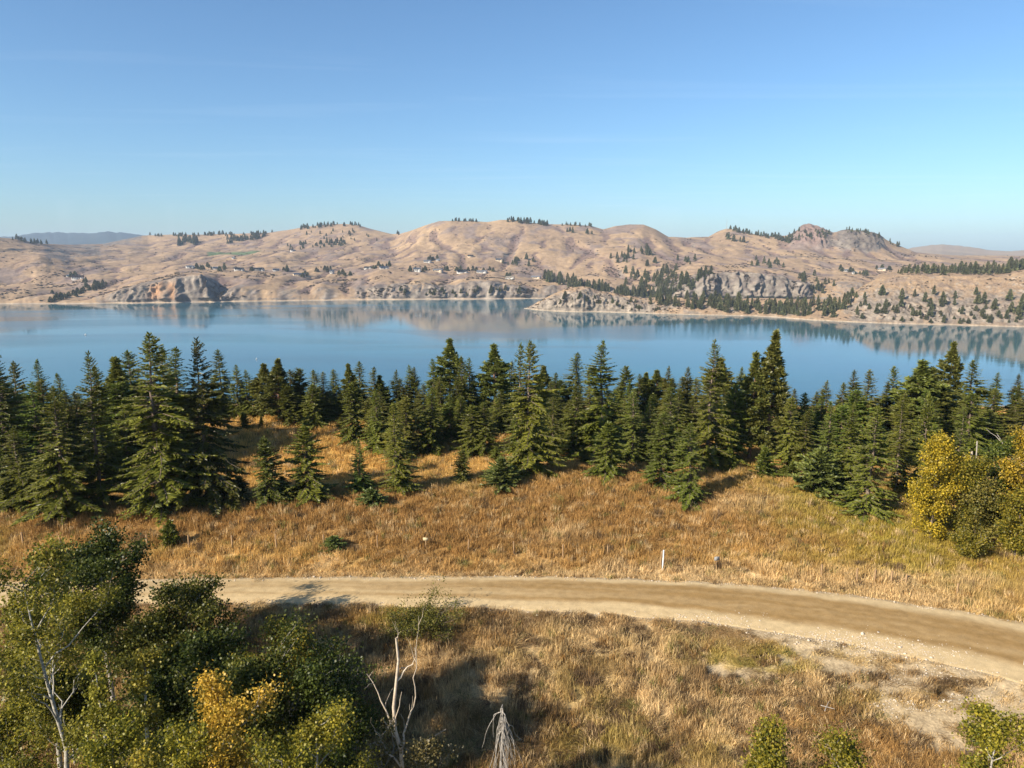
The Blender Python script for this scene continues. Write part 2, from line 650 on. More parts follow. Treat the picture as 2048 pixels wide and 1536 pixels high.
MID = [(-600, 520), (0, 519), (80, 516), (140, 524), (220, 520), (300, 521), (400, 518), (470, 512), (560, 510), (640, 515), (740, 516), (850, 511), (950, 512), (1050, 515), (1150, 514), (1220, 505), (1300, 500), (1350, 512), (1420, 508), (1500, 513),
       (1600, 517), (1700, 521), (1800, 523), (1900, 524), (2700, 524)]
UPPER = [(-600, 492), (0, 492), (60, 494), (140, 502), (250, 500), (350, 496), (430, 498), (500, 497), (600, 489), (700, 487), (780, 492), (850, 482), (920, 474), (1000, 478), (1100, 476), (1200, 481), (1280, 475), (1340, 488), (1430, 487), (1500, 493),
         (1570, 494), (1640, 500), (1740, 506), (1800, 512), (1900, 515), (2700, 516)]
SKYL = [(-600, 470), (-100, 470), (0, 473), (40, 477), (80, 486), (150, 489), (210, 487), (250, 478), (290, 470), (340, 468), (400, 468), (480, 466), (540, 464), (580, 459), (620, 452), (660, 447), (690, 446), (720, 449), (750, 458), (785, 467), (800, 467), (825, 460),
        (850, 450), (880, 441), (940, 440), (975, 442), (1000, 438), (1030, 438), (1065, 444), (1100, 447), (1140, 447), (1180, 450), (1205, 457), (1230, 450), (1260, 447), (1285, 448), (1310, 458), (1335, 473), (1370, 475), (1415, 473), (1432, 462), (1450, 456),
        (1470, 458), (1500, 466), (1540, 471), (1570, 470), (1585, 463), (1598, 450), (1612, 447), (1630, 451), (1645, 458), (1660, 464), (1680, 459), (1720, 461), (1750, 468), (1775, 481), (1800, 492), (1830, 504), (1900, 510), (2048, 511), (2700, 510)]
D_SKY = [(-600, 2650), (0, 2700), (90, 2900), (200, 3500), (300, 3900), (700, 3700), (790, 3600), (830, 3200), (900, 3100), (1200, 3050), (1330, 3000), (1430, 3100), (1570, 2900), (1700, 2750), (1830, 2800), (2048, 3300), (2700, 3400)]


def z_at(px, py, Y):
    return CAMZ + rayv(px, py)[1] * Y


FA = np.linspace(a_of_px(-330), a_of_px(2380), 1000)
FPX = CX + FA * F * (math.cos(PITCH) - (520 - CY) / F * math.sin(PITCH))
FT = np.concatenate([np.linspace(0, 1, 250), np.linspace(1, 1.6, 30)[1:]])


def build_far_grid():
    px = FPX
    Ys = -CAMZ / rayv(px, curve(SHORE, px))[1]
    jit = 18 * fbm(px / 40, px * 0, 4, 81)
    Ys = Ys + jit
    rk0 = np.interp(px, [-600, 150, 240, 460, 500, 690, 760, 1060, 1120, 1300, 1380, 1600, 1650, 2700], [.35, .4, 1, 1, .45, .45, .8, 1, .4, .5, 1.3, 1.3, .4, .4])
    Yk = Ys + 86 - 48 * np.clip(rk0, 0, 1.2) + 16 * fbm(px / 60, px * 0, 3, 82)
    Yb = Yk + 300
    Ysk = curve(D_SKY, px)
    Ym = Yb + 0.33 * (Ysk - Yb)
    Yu = Yb + 0.70 * (Ysk - Yb)
    zk = z_at(px, curve(BLUFF, px), Yk)
    zb = np.maximum(z_at(px, curve(BENCH, px), Yb), zk * 0.9)
    zm = z_at(px, curve(MID, px), Ym)
    zu = z_at(px, curve(UPPER, px), Yu)
    zs = z_at(px, curve(SKYL, px), Ysk)
    # rows: param t 0..1 from 60 m off shore to the skyline, then the back slope
    Y = np.zeros((len(FT), len(px)))
    Z = np.zeros_like(Y)
    kn = np.array([0, 0.03, 0.035, 0.22, 0.46, 0.68, 0.86, 1.0, 1.3, 1.6])
    for j in range(len(px)):
        ky = np.array([Ys[j] - 60, Ys[j], Ys[j] + 6, Yk[j], Yb[j], Ym[j], Yu[j], Ysk[j], Ysk[j] + 350, Ysk[j] + 1100])
        kz = np.array([-12, -0.4, 1.2, zk[j], zb[j], zm[j], zu[j], zs[j], zs[j] - 45, zs[j] - 170])
        Y[:, j] = np.interp(FT, kn, ky)
        Z[:, j] = np.interp(Y[:, j], ky, kz)
    # round the knees
    for it in range(5):
        Zs = Z.copy()
        Zs[1:-1] = 0.25 * Z[:-2] + 0.5 * Z[1:-1] + 0.25 * Z[2:]
        keep = (np.abs(FT - 0.03) < 0.012)[:, None]
        Z = np.where(keep, Z, Zs)
    X = FA[None] * Y
    T = np.repeat(FT[:, None], len(px), 1)
    PXg = np.repeat(px[None], len(FT), 0)
    land = sstep(T, 0.05, 0.25)
    skyw = 1 - 0.8 * np.exp(-((T - 1.0) / 0.05) ** 2)
    # rolling folds, gullies running down to the lake
    big = 14 * fbm(X / 520 + 3, Y / 520, 3, 91)
    med = 8 * fbm(X / 170, Y / 260, 3, 95)
    gul = -9 * np.clip(ridged(X / 240 + 0.4 * fbm(X / 200, Y / 300, 2, 99), Y / 900, 2, 97) - 0.35, 0, 1) * 2
    sm = 2.4 * fbm(X / 38, Y / 52, 4, 101) - 6.0 * np.clip(ridged(X / 105 + .6 * fbm(X / 120, Y / 160, 3, 103), Y / 380, 5, 105, .55) - .2, 0, 1)
    dz = (big * sstep(T, 0.40, 0.60) + med + gul * (1 - sstep(T, 0.8, 1.0)) + sm) * land * skyw
    # limit rise so that folds never hide the benches
    Z = Z + dz
    # fluted shore bluffs
    cl = sstep(T, 0.034, 0.07) * (1 - sstep(T, 0.22, 0.30))
    rocky = np.interp(PXg, [-600, 150, 240, 460, 500, 690, 760, 1060, 1120, 1300, 1380, 1600, 1650, 2700], [.25, .3, 1, 1, .35, .35, .85, 1, .3, .4, 1.3, 1.3, .3, .3])
    rocky = rocky * (.55 + .9 * sstep(fbm(PXg / 45, PXg * 0 + 2, 3, 109), -.3, .3))
    flute = ridged(X / 26, Y / 60, 3, 111) * 7 + ridged(X / 9, Y / 20, 2, 115) * 3.0
    Z = Z + .35 * cl * rocky * flute * np.clip(Z / 25, 0, 1)
    # buttresses and clefts in the rock walls, cut back into the hill
    warp = 14 * fbm(X / 60, Z / 40, 2, 117)
    cleft = 15 * ridged((X + warp) / 34, Z / 70 + Y / 400, 3, 118, .6) + 7 * ridged((X + warp) / 15, Z / 45, 2, 119)
    Y = Y - cl * rocky * cleft * np.clip(Z / 12, 0, 1)
    # jagged summit crags
    crag = np.exp(-((PXg - 1618) / 40) ** 4) + np.exp(-((PXg - 1716) / 46) ** 4)
    crag = crag * sstep(T, 0.86, 0.91) * (1 - sstep(T, 1.02, 1.15))
    Z = Z + crag * (ridged(X / 42, Y / 90, 4, 121, 0.65) * 20 - 6) * (1 - .6 * np.exp(-((T - 1.0) / 0.02) ** 2))
    Y = Y - crag * 34 * ridged(X / 30, Z / 90, 3, 123, .6)
    return X, Y, Z, T, PXg, cl * rocky, crag


FX, FY, FZ, FTT, FPXG, FCL, FCRAG = build_far_grid()


def far_colour():
    nr, nc = FX.shape
    zy = np.gradient(FZ, axis=0) / np.maximum(np.gradient(FY, axis=0), 0.5)
    zx = np.gradient(FZ, axis=1) / np.maximum(np.gradient(FX, axis=1), 0.5)
    slope = np.hypot(zx, zy)
    lap = np.zeros_like(FZ)
    k = 6
    lap[:, k:-k] = FZ[:, :-2 * k] + FZ[:, 2 * k:] - 2 * FZ[:, k:-k]
    grass = np.array((.275, .19, .122))
    gold = np.array((.345, .238, .142))
    sage = np.array((.19, .145, .125))
    rock = np.array((.155, .130, .115))
    drk = np.array((.145, .098, .085))
    palerock = np.array((.235, .20, .165))
    n = fbm(FX / 260, FY / 420, 4, 131)
    n2 = fbm(FX / 45, FY / 90, 4, 135)
    g = sstep(n + 0.35 * n2, -0.35, 0.45)[..., None]
    c = grass * (1 - g) + gold * g
    s = sstep(fbm(FX / 130 + 9, FY / 170, 5, 139) + 0.5 * n2, 0.02, 0.36)[..., None] * 0.85
    c = c * (1 - s) + sage * s
    # scrub in the gully floors
    gl = sstep(lap + 3.0 * n2, 1.6, 4.5)[..., None] * sstep(FTT, .06, .12)[..., None] * (1 - sstep(FTT, .9, 1.0))[..., None] * 0.8
    c = c * (1 - gl) + drk * gl
    # bare rock on the steep
    rk = np.clip(sstep(slope + 0.35 * n2, 0.55, 0.95), 0, 1)
    rk = np.maximum(rk, 0.9 * sstep(FCRAG + 0.3 * n2, 0.2, 0.5))
    rk = np.maximum(rk, .85 * sstep(FCL + .5 * n2, .28, .7))[..., None]
    rn = sstep(fbm(FX / 14, FZ / 22 + FY / 60, 4, 145), -0.3, 0.4)[..., None]
    rc = (rock * 0.85 * (1 - rn) + palerock * rn) * (1 - .30 * np.clip(FCRAG, 0, 1))[..., None]
    c = c * (1 - rk) + rc * rk
    # the reddish crag and the rust-stained slide
    rd = (np.exp(-((FPXG - 1612) / 36) ** 4) * sstep(FTT, 0.85, 0.9))[..., None] * 0.7
    c = c * (1 - rd) + np.array((.225, .150, .125)) * rd
    st = np.exp(-((FPXG - 322 - 12 * n2) / 27) ** 4) * sstep(FTT, 0.04, .07) * (1 - sstep(FTT, 0.17, 0.24)) * sstep(n2, -0.5, 0.2)
    st = st[..., None] * 0.9
    c = c * (1 - st) + np.array((.34, .185, .095)) * st
    # pale wave-washed shore line
    sh = (np.exp(-((FZ - 0.6) / .8) ** 2))[..., None] * 0.6
    c = c * (1 - sh) + np.array((.50, .43, .34)) * sh
    # green irrigated field
    px2, ty = FPXG, None
    zr = (FZ - CAMZ) / FY
    fieldm = sstep(1 - np.abs((FPXG - 470) / 58) ** 4, 0, 0.5) * np.exp(-((FTT - 0.785) / 0.028) ** 4)
    fieldm = fieldm[..., None] * 0.9
    c = c * (1 - fieldm) + np.array((.085, .135, .06)) * fieldm
    return np.clip(c * (1 + 0.10 * n2[..., None]), 0.02, 0.8)


def grid_faces(shape):
    i = np.arange(shape[0] * shape[1]).reshape(shape)
    return np.stack([i[:-1, :-1], i[:-1, 1:], i[1:, 1:], i[1:, :-1]], -1).reshape(-1, 4)


def build_far():
    me = new_mesh('hills', np.stack([FX, FY, FZ], -1).reshape(-1, 3), grid_faces(FX.shape), True)
    set_col(me, 'cover', far_colour().reshape(-1, 3))
    m = vcol_material('dry_hill', 'cover', (0.02, 0.09), 0.22, 0.5, 0.12, 3.0)
    o = link('hills', me, mat=m)
    tag(o, 'dry golden grassland hills beyond the lake with shoreline bluffs', 'hills', kind='structure')


build_far()


# ------------------------------------------------------------------ rocky headland
P_SHORE = [(1050, 617), (1065, 619), (1100, 622), (1150, 624), (1200, 624), (1300, 627), (1400, 630), (1500, 632), (1560, 635), (1620, 640), (1700, 644), (1800, 648), (1900, 650), (2048, 654), (2400, 664)]
P_TOP = [(1050, 617.5), (1062, 612), (1080, 602), (1100, 592), (1125, 580), (1150, 574), (1170, 573), (1200, 581), (1240, 588), (1290, 596), (1340, 594), (1400, 596), (1450, 597), (1520, 597), (1600, 598), (1660, 597), (1700, 588), (1725, 571), (1755, 557), (1800, 550),
         (1850, 552), (1910, 553), (1990, 553), (2030, 545), (2060, 540), (2400, 528)]
PA = np.linspace(a_of_px(1048, 600), a_of_px(2380, 600), 720)
PPX = CX + PA * F * (math.cos(PITCH) - (600 - CY) / F * math.sin(PITCH))
PT = np.concatenate([np.linspace(0, 1, 120), np.linspace(1, 2, 50)[1:]])


def build_pen_grid():
    px = PPX
    Ys = -CAMZ / rayv(px, curve(P_SHORE, px))[1] + 7 * fbm(px / 25, px * 0, 3, 151)
    wid = np.interp(px, [1048, 1070, 1150, 1250, 1600, 1700, 1800, 2400], [6, 25, 75, 90, 120, 170, 200, 220])
    Yt = Ys + wid
    zt = np.maximum(z_at(px, curve(P_TOP, px), Yt), 0.5)
    right = sstep(px, 1670, 1760)
    Y = np.zeros((len(PT), len(px)))
    Z = np.zeros_like(Y)
    wall = np.interp(px, [1048, 1090, 1150, 1250, 1320, 1700, 1760, 2400], [.5, .6, .75, .65, .5, .55, .62, .6])
    for j in range(len(px)):
        ky = np.array([Ys[j] - 30, Ys[j], Ys[j] + 2, Ys[j] + 3 + np.interp(px[j], [1048, 1280, 1400, 1690, 1760], [.15, .18, .34, .34, .26]) * wid[j], Ys[j] + .75 * wid[j], Yt[j], Yt[j] + .8 * wid[j] + 60, Yt[j] + 2 * wid[j] + 420])
        hz = zt[j]
        back = -10 * (1 - right[j]) + right[j] * (hz + 3)
        kz = np.array([-9, -0.3, 1.0, hz * wall[j] * (1 - 0.35 * right[j]), hz * (0.9 - .12 * right[j]), hz, back, -10 * (1 - right[j]) + right[j] * (hz * .6)])
        kn = np.array([0, 0.07, 0.09, 0.45, 0.75, 1.0, 1.5, 2.0])
        Y[:, j] = np.interp(PT, kn, ky)
        Z[:, j] = np.interp(Y[:, j], ky, kz)
    for it in range(3):
        Zs = Z.copy()
        Zs[1:-1] = 0.25 * Z[:-2] + 0.5 * Z[1:-1] + 0.25 * Z[2:]
        keep = (np.abs(PT - 0.08) < 0.025)[:, None]
        Z = np.where(keep, Z, Zs)
    X = PA[None] * Y
    T = np.repeat(PT[:, None], len(px), 1)
    PXg = np.repeat(px[None], len(PT), 0)
    rocky = np.interp(PXg, [1048, 1080, 1250, 1330, 1680, 1730, 1800, 2400], [.6, 1, 1, .6, .45, .9, .8, .7])
    m = sstep(T, 0.09, 0.2) * np.clip(Z / 14, 0, 1)
    Z = Z + m * (rocky * (ridged(X / 22, Y / 40, 4, 161, .6) * 5.0 - 2.0 + ridged(X / 7, Y / 12, 2, 163) * 1.6) * (1 - .75 * np.exp(-((T - 1) / .12) ** 2)) + 2.2 * fbm(X / 60, Y / 60, 3, 165))
    qw = 8 * fbm(X / 40, Z / 30, 2, 168)
    Y = Y - m * rocky * (9 * ridged((X + qw) / 21, Z / 40 + Y / 200, 3, 169, .6) + 4 * ridged((X + qw) / 9, Z / 25, 2, 170)) * (1 - sstep(T, .6, .9))
    # ledges on the right-hand slope
    st = sstep(PXg, 1680, 1740) * sstep(T, .5, .7) * (1 - sstep(T, .95, 1.05))
    Z = Z + st * 3.0 * ridged(X / 90, Y / 14, 3, 167)
    return X, Y, Z, T, PXg, rocky


QX, QY, QZ, QT, QPX, QR = build_pen_grid()


def build_pen():
    zy = np.gradient(QZ, axis=0) / np.maximum(np.gradient(QY, axis=0), 0.3)
    zx = np.gradient(QZ, axis=1) / np.maximum(np.gradient(QX, axis=1), 0.3)
    slope = np.hypot(zx, zy)
    n2 = fbm(QX / 24, QY / 30, 4, 171)
    n3 = fbm(QX / 9, QZ / 10 + QY / 30, 4, 173)
    c = np.array((.26, .18, .115)) * (1 - sstep(n2, -.4, .4))[..., None] + np.array((.335, .23, .138)) * sstep(n2, -.4, .4)[..., None]
    s = sstep(fbm(QX / 40, QY / 40, 4, 175), .0, .35)[..., None] * .7
    c = c * (1 - s) + np.array((.21, .155, .12)) * s
    rk = np.maximum(sstep(slope + .4 * n2, .62, 1.15), .9 * sstep(QR * (1 - sstep(QT, .45, .95)) + .6 * n2, .45, .8) * sstep(QT, .08, .12))[..., None]
    rc = np.array((.155, .130, .108)) * (1 - sstep(n3, -.3, .4))[..., None] + np.array((.27, .225, .18)) * sstep(n3, -.3, .4)[..., None]
    c = c * (1 - rk) + rc * rk
    sh = np.exp(-((QZ - .5) / .6) ** 2)[..., None] * .6
    c = c * (1 - sh) + np.array((.44, .38, .30)) * sh
    me = new_mesh('headland', np.stack([QX, QY, QZ], -1).reshape(-1, 3), grid_faces(QX.shape), True)
    set_col(me, 'cover', np.clip(c, .02, .8).reshape(-1, 3))
    m = vcol_material('headland_rock', 'cover', (0.06, 0.3), 0.25, 0.6, 0.3, 1.5)
    o = link('headland', me, mat=m)
    tag(o, 'rocky headland reaching into the lake from the right', 'headland', kind='structure')


build_pen()


def grid_z(GA, TX, TY, TZ, x, y):
    """height of a fan grid at a world point"""
    a = x / y
    j = int(np.clip(np.searchsorted(GA, a) - 1, 0, len(GA) - 2))
    return float(np.interp(y, TY[:, j], TZ[:, j], left=-20, right=-20))


def far_hit(px, py, which='far', ymax=None):
    GA, TY, TZ = (FA, FY, FZ) if which == 'far' else (PA, QY, QZ)
    dx, dz = ray(px, py)
    j = int(np.clip(np.searchsorted(GA, dx) - 1, 0, len(GA) - 2))
    ys, zs = TY[:, j], TZ[:, j]
    yy = np.linspace(ys[0], ys[-1], 1500)
    zz = np.interp(yy, ys, zs)
    d = CAMZ + dz * yy - zz
    d = np.where(zz < 0.5, 1, d)
    k = int(np.argmax(d < 0))
    if d[k] >= 0:
        return None
    return dx * yy[k], yy[k], float(zz[k])


# dirt tracks on the far slopes
M_TRACK = simple_material('track_dirt', (.36, .28, .20), (.46, .37, .27), .05, .95)
TRACKS = [('pale track running level across the golden slope left of centre', [(850, 510), (900, 508), (950, 508), (1010, 507), (1060, 505)]), ('pale driveway slanting down among the upper terrace houses', [(955, 511), (968, 518), (985, 525)]),
          ('pale road crossing the valley below the crags', [(1540, 512), (1600, 513), (1660, 516), (1720, 519), (1800, 522)]), ('pale track contouring above the bluff-top houses at left', [(380, 533), (450, 534), (520, 535), (600, 533), (660, 531)]),
          ('pale track on the left slopes above the hollow', [(60, 527), (120, 524), (190, 522), (250, 520)])]
for lab, pts_ in TRACKS:
    L_, R_ = [], []
    pp = np.array(pts_, float)
    for q in np.linspace(0, len(pp) - 1, 12 * len(pp)):
        h0 = far_hit(np.interp(q, range(len(pp)), pp[:, 0]), np.interp(q, range(len(pp)), pp[:, 1]))
        if h0 is None:
            continue
        x0, y0, z0 = h0
        L_.append((x0, y0 - 4, z0 + .5))
        R_.append((x0, y0 + 4, z0 + 1.2))
    n_ = len(L_)
    if n_ > 2:
        i_ = np.arange(n_ - 1)
        tag(link('hill_track', new_mesh('hill_track', np.array(L_ + R_), np.column_stack([i_, i_ + 1, i_ + 1 + n_, i_ + n_])), mat=M_TRACK), lab, 'track', kind='structure')


# distant mountains
def build_mountain(name, label, sk, depth, x0, x1, seed, colour, base=0.0):
    px = np.linspace(x0, x1, 220)
    a = rayv(px, 480.0)[0]
    zt = z_at(px, curve(sk, px), depth)
    zt = zt + 0.02 * (zt - base) * fbm(px / 16, px * 0, 4, seed) * 3
    w = np.linspace(0, 1, 30)
    Y = depth - 2600 * (1 - w)[:, None] + 0 * px[None]
    Z = base + (zt[None] - base) * sstep(w)[:, None]
    X = a[None] * Y
    Z = Z + 60 * fbm(X / 1200, Y / 1200, 4, seed + 5) * (1 - w)[:, None] * w[:, None] * 4
    Yb, Zb, Xb = [], [], []
    for k in range(1, 6):
        Yb.append(np.full(len(px), depth + 500 * k))
        Zb.append(base + (zt - base) * (1 - k / 5))
        Xb.append(a * (depth + 500 * k))
    X, Y, Z = np.vstack([X, Xb]), np.vstack([Y, Yb]), np.vstack([Z, Zb])
    me = new_mesh(name, np.stack([X, Y, Z], -1).reshape(-1, 3), grid_faces(X.shape), True)
    m = simple_material(name + '_cover', colour[0], colour[1], 0.0012, 1.0)
    o = link(name, me, mat=m)
    tag(o, label, 'mountain', kind='structure')


build_mountain('mountain', 'hazy blue forested mountain range far behind the left hills', [(-500, 480), (-100, 476), (30, 473), (60, 467), (100, 465), (150, 466), (190, 467), (215, 464), (250, 466), (280, 470), (330, 478), (500, 492)], 10000, -500, 520, 201, ((.012, .028, .035), (.04, .055, .055)), 60)
build_mountain('mountain', 'hazy mauve hill on the right horizon', [(1700, 512), (1800, 501), (1830, 495), (1860, 491), (1885, 489), (1920, 491), (1950, 496), (1985, 503), (2020, 505), (2048, 502), (2100, 498), (2300, 492), (2500, 498)], 7500, 1680, 2520, 221, ((.20, .15, .10), (.33, .24, .15)), 60)


# ------------------------------------------------------------------ plant builders
def kites(P, D, Nn, L, Wd, mid=0.45):
    """leaf or spray blades: base P, direction D, face normal Nn, length L, width Wd -> quads"""
    S = np.cross(D, Nn)
    S /= np.maximum(np.linalg.norm(S, axis=1, keepdims=True), 1e-6)
    L = L[:, None]
    Wd = Wd[:, None]
    M = P + D * L * mid
    v = np.stack([P, M + S * Wd * .5, P + D * L, M - S * Wd * .5], 1)
    n = len(P)
    f = np.arange(n * 4).reshape(n, 4)
    return v.reshape(-1, 3), f


def unit(v):
    return v / np.maximum(np.linalg.norm(v, axis=-1, keepdims=True), 1e-9)


def tubes(lines, sides=6):
    """lines: list of (points (k,3), radii (k,)) -> verts, quads"""
    V, Fq = [], []
    base = 0
    ang = np.arange(sides) * 2 * np.pi / sides
    for pts, rad in lines:
        pts = np.asarray(pts, float)
        rad = np.asarray(rad, float)
        k = len(pts)
        tan = unit(np.gradient(pts, axis=0))
        ref = np.array((0, 0, 1.0)) if abs(tan[0, 2]) < .9 else np.array((1.0, 0, 0))
        s = unit(np.cross(tan, ref))
        t = np.cross(tan, s)
        ring = pts[:, None] + rad[:, None, None] * (np.cos(ang)[None, :, None] * s[:, None] + np.sin(ang)[None, :, None] * t[:, None])
        V.append(ring.reshape(-1, 3))
        i = base + np.arange(k * sides).reshape(k, sides)
        nx = np.roll(i, -1, 1)
        Fq.append(np.stack([i[:-1], nx[:-1], nx[1:], i[1:]], -1).reshape(-1, 4))
        base += k * sides
    return np.vstack(V), np.vstack(Fq)


def conifer_data(seed, H=18.0, R=3.6, style='fir', step=0.42, spr=0.23, bare=0.06, droop=0.30, lean=0.0, pexp=.56, gap=.06):
    """a conifer as arrays: trunk with limbs, and needle sprays"""
    r = np.random.default_rng(seed)
    tz = np.linspace(0, H, 14)
    wob = np.cumsum(r.normal(0, H * .0025, (14, 2)), 0) + np.stack([lean * tz / H * H, 0 * tz], 1)
    tp = np.column_stack([wob, tz])
    tr = np.interp(tz / H, [0, .04, .5, 1], [H * .0165, H * .013, H * .0075, .012])
    lines = [(tp, tr)]
    P, D, Nn, L, Wd, tint = [], [], [], [], [], []
    z = bare * H
    phase = r.random() * 6.28
    lump = r.random(8) * .6 + .70
    sidew = 1 + .28 * np.cos(np.arange(12) / 12 * 6.28 + r.random() * 6.28) * r.random()
    while z < H * .985:
        t = z / H
        if style == 'fir':
            prof = (1 - t) ** pexp * (0.82 + .18 * min(1, t / .15))
        elif style == 'pine':
            prof = (0.30 + .9 * math.sin(math.pi * min(1, (t * .85 + .22)))) * min(1, (1 - t) * 3.2) * .78
        else:
            prof = (1 - t) ** .62
        prof *= np.interp(t * 7, range(8), lump)
        nb = int(r.integers(4, 7)) if style != 'pine' else int(r.integers(3, 6))
        for b in range(nb):
            az = phase + b * 6.283 / nb + r.normal(0, .28)
            bl = R * prof * r.uniform(.66, 1.10) * np.interp((az % 6.283) / 6.283 * 12, range(13), np.append(sidew, sidew[0]))
            if bl < .15:
                bl = .15
            if style != 'young' and r.random() < gap:
                continue
            el0 = np.interp(t, [0, .35, .75, 1], [-.10, .02, .38, .95]) + r.normal(0, .10)
            if style == 'pine':
                el0 = np.interp(t, [0, .4, 1], [-.05, .2, .9]) + r.normal(0, .15)
            dr = droop * np.interp(t, [0, .6, 1], [1.15, .8, .1])
            if style == 'young':
                el0 = np.interp(t, [0, .5, 1], [.10, .35, 1.0]) + r.normal(0, .1)
                dr = .10
            n = max(4, int(bl / .30) + 2)
            s = np.linspace(0, 1, n)
            zz = bl * (math.sin(el0) * s - dr * s ** 1.6 + .20 * dr * np.clip(s - .7, 0, 1) * 3)
            rr = bl * math.cos(el0) * s
            o = np.array([np.interp(z, tz, tp[:, 0]), np.interp(z, tz, tp[:, 1]), z])
            bend = r.normal(0, .12)
            azs = az + bend * s
            pts = o + np.column_stack([rr * np.cos(azs), rr * np.sin(azs), zz])
            if bl > 1.0:
                lines.append((pts[::max(1, n // 4)], np.linspace(.012 + .012 * bl, .008, len(pts[::max(1, n // 4)]))))
            # sprays along the branch
            ns = max(7, int(bl / spr * 4.2))
            sp = np.sort(r.uniform(.18 if bl > 1 else .0, 1.0, ns))
            if style == 'pine':
                sp = 1 - (1 - sp) * .75
            pos = np.column_stack([np.interp(sp, s, pts[:, k]) for k in range(3)])
            tan = unit(np.gradient(pts, axis=0))
            tn = np.column_stack([np.interp(sp, s, tan[:, k]) for k in range(3)])
            sidev = unit(np.cross(tn, np.array((0, 0, 1.0))))
            sgn = np.where(np.arange(ns) % 2 == 0, 1, -1)[:, None]
            ang = r.uniform(.45, 1.15, ns)[:, None]
            ang = ang * (1 - .7 * (sp > .93))[:, None]
            d = unit(tn * np.cos(ang) + sidev * sgn * np.sin(ang) + np.array((0, 0, 1.0)) * r.normal(-.22 if style == 'fir' else (.15 if style == 'young' else .25), .22, ns)[:, None])
            ln = np.clip(bl * .34 * (1.15 - sp), .20, .72) * r.uniform(.7, 1.25, ns)
            if style == 'pine':
                ln = r.uniform(.40, .72, ns)
                d = unit(d + r.normal(0, .5, (ns, 3)))
            up = unit(np.cross(sidev, tn) * np.sign(np.cross(sidev, tn)[:, 2:3] + 1e-6) + r.normal(0, .45, (ns, 3)))
            P.append(pos)
            D.append(d)
            Nn.append(up)
            L.append(ln)
            Wd.append(ln * r.uniform(.22, .34, ns) + .035)
            tint.append(np.clip(r.normal(.53, .23, ns) + .30 * (sp - .5) + .12 * t, 0, 1))
        phase += r.uniform(.4, 1.3)
        z += step * r.uniform(.7, 1.3) * np.interp(t, [0, .7, 1], [1.1, .9, .55])
    P, D, Nn, L, Wd, tint = (np.concatenate(q) for q in (P, D, Nn, L, Wd, tint))
    # leader
    k = 7
    P = np.vstack([P, np.repeat(tp[-1][None], k, 0) - np.column_stack([np.zeros(k), np.zeros(k), np.linspace(0, .5, k)])])
    dd = unit(np.column_stack([r.normal(0, .35, k), r.normal(0, .35, k), np.ones(k)]))
    D = np.vstack([D, dd])
    Nn = np.vstack([Nn, unit(r.normal(0, 1, (k, 3)))])
    L = np.append(L, np.full(k, .5))
    Wd = np.append(Wd, np.full(k, .14))
    tint = np.append(tint, np.full(k, .5))
    v1, f1 = kites(P, D, Nn, L, Wd)
    # a second blade hung across the first gives the spray body
    N2 = unit(np.cross(D, Nn) + r.normal(0, .35, D.shape))
    D2 = unit(D + r.normal(0, .22, D.shape) + np.array((0, 0, -.12)))
    v2, f2 = kites(P, D2, N2, L * .85, Wd * .9)
    v = np.vstack([v1, v2])
    f = np.vstack([f1, f2 + len(v1)])
    return lines, v, f, np.concatenate([tint, tint * .9])


M_BARK = simple_material('fir_bark', (.10, .075, .055), (.21, .16, .12), 9, .95, .3, (1, 1, .25))
M_PINEBARK = simple_material('pine_bark', (.15, .085, .055), (.28, .16, .10), 9, .95, .3, (1, 1, .25))
M_FIR = leaf_material('fir_needles', (.028, .040, .007), (.215, .222, .030), .30, spread=.22, gloss=.035, hue=(.476, .514))
M_FIRGREEN = leaf_material('green_fir_needles', (.026, .044, .008), (.190, .228, .034), .30, spread=.22, gloss=.03, hue=(.476, .514))
M_FIRDARK = leaf_material('dark_fir_needles', (.018, .028, .006), (.150, .155, .026), .24, spread=.18, gloss=.035, hue=(.476, .514))
M_PINE = leaf_material('pine_needles', (.034, .048, .011), (.225, .232, .048), .30, spread=.2, gloss=.04, hue=(.476, .514))
M_YOUNG = leaf_material('young_fir_needles', (.030, .055, .009), (.20, .22, .030), .22, spread=.18, gloss=.035)
M_JUNIPER = leaf_material('juniper_needles', (.032, .055, .014), (.19, .22, .05), .18, spread=.15, gloss=.035)


def conifer_meshes(name, seed, mat_leaf, mat_bark, **kw):
    lines, v, f, tint = conifer_data(seed, **kw)
    tv, tf = tubes(lines, 5)
    tm = new_mesh(name + '_trunk', tv, tf, True)
    tm.materials.append(mat_bark)
    cm = new_mesh(name + '_crown', v, f)
    set_float(cm, 'tint', tint, 'FACE')
    cm.materials.append(mat_leaf)
    rr_ = np.hypot(v[:, 0], v[:, 1])[v[:, 2] < .45 * v[:, 2].max()]
    return {'trunk': tm, 'crown': cm, 'H': float(v[:, 2].max()), 'R': float(np.percentile(rr_, 93))}


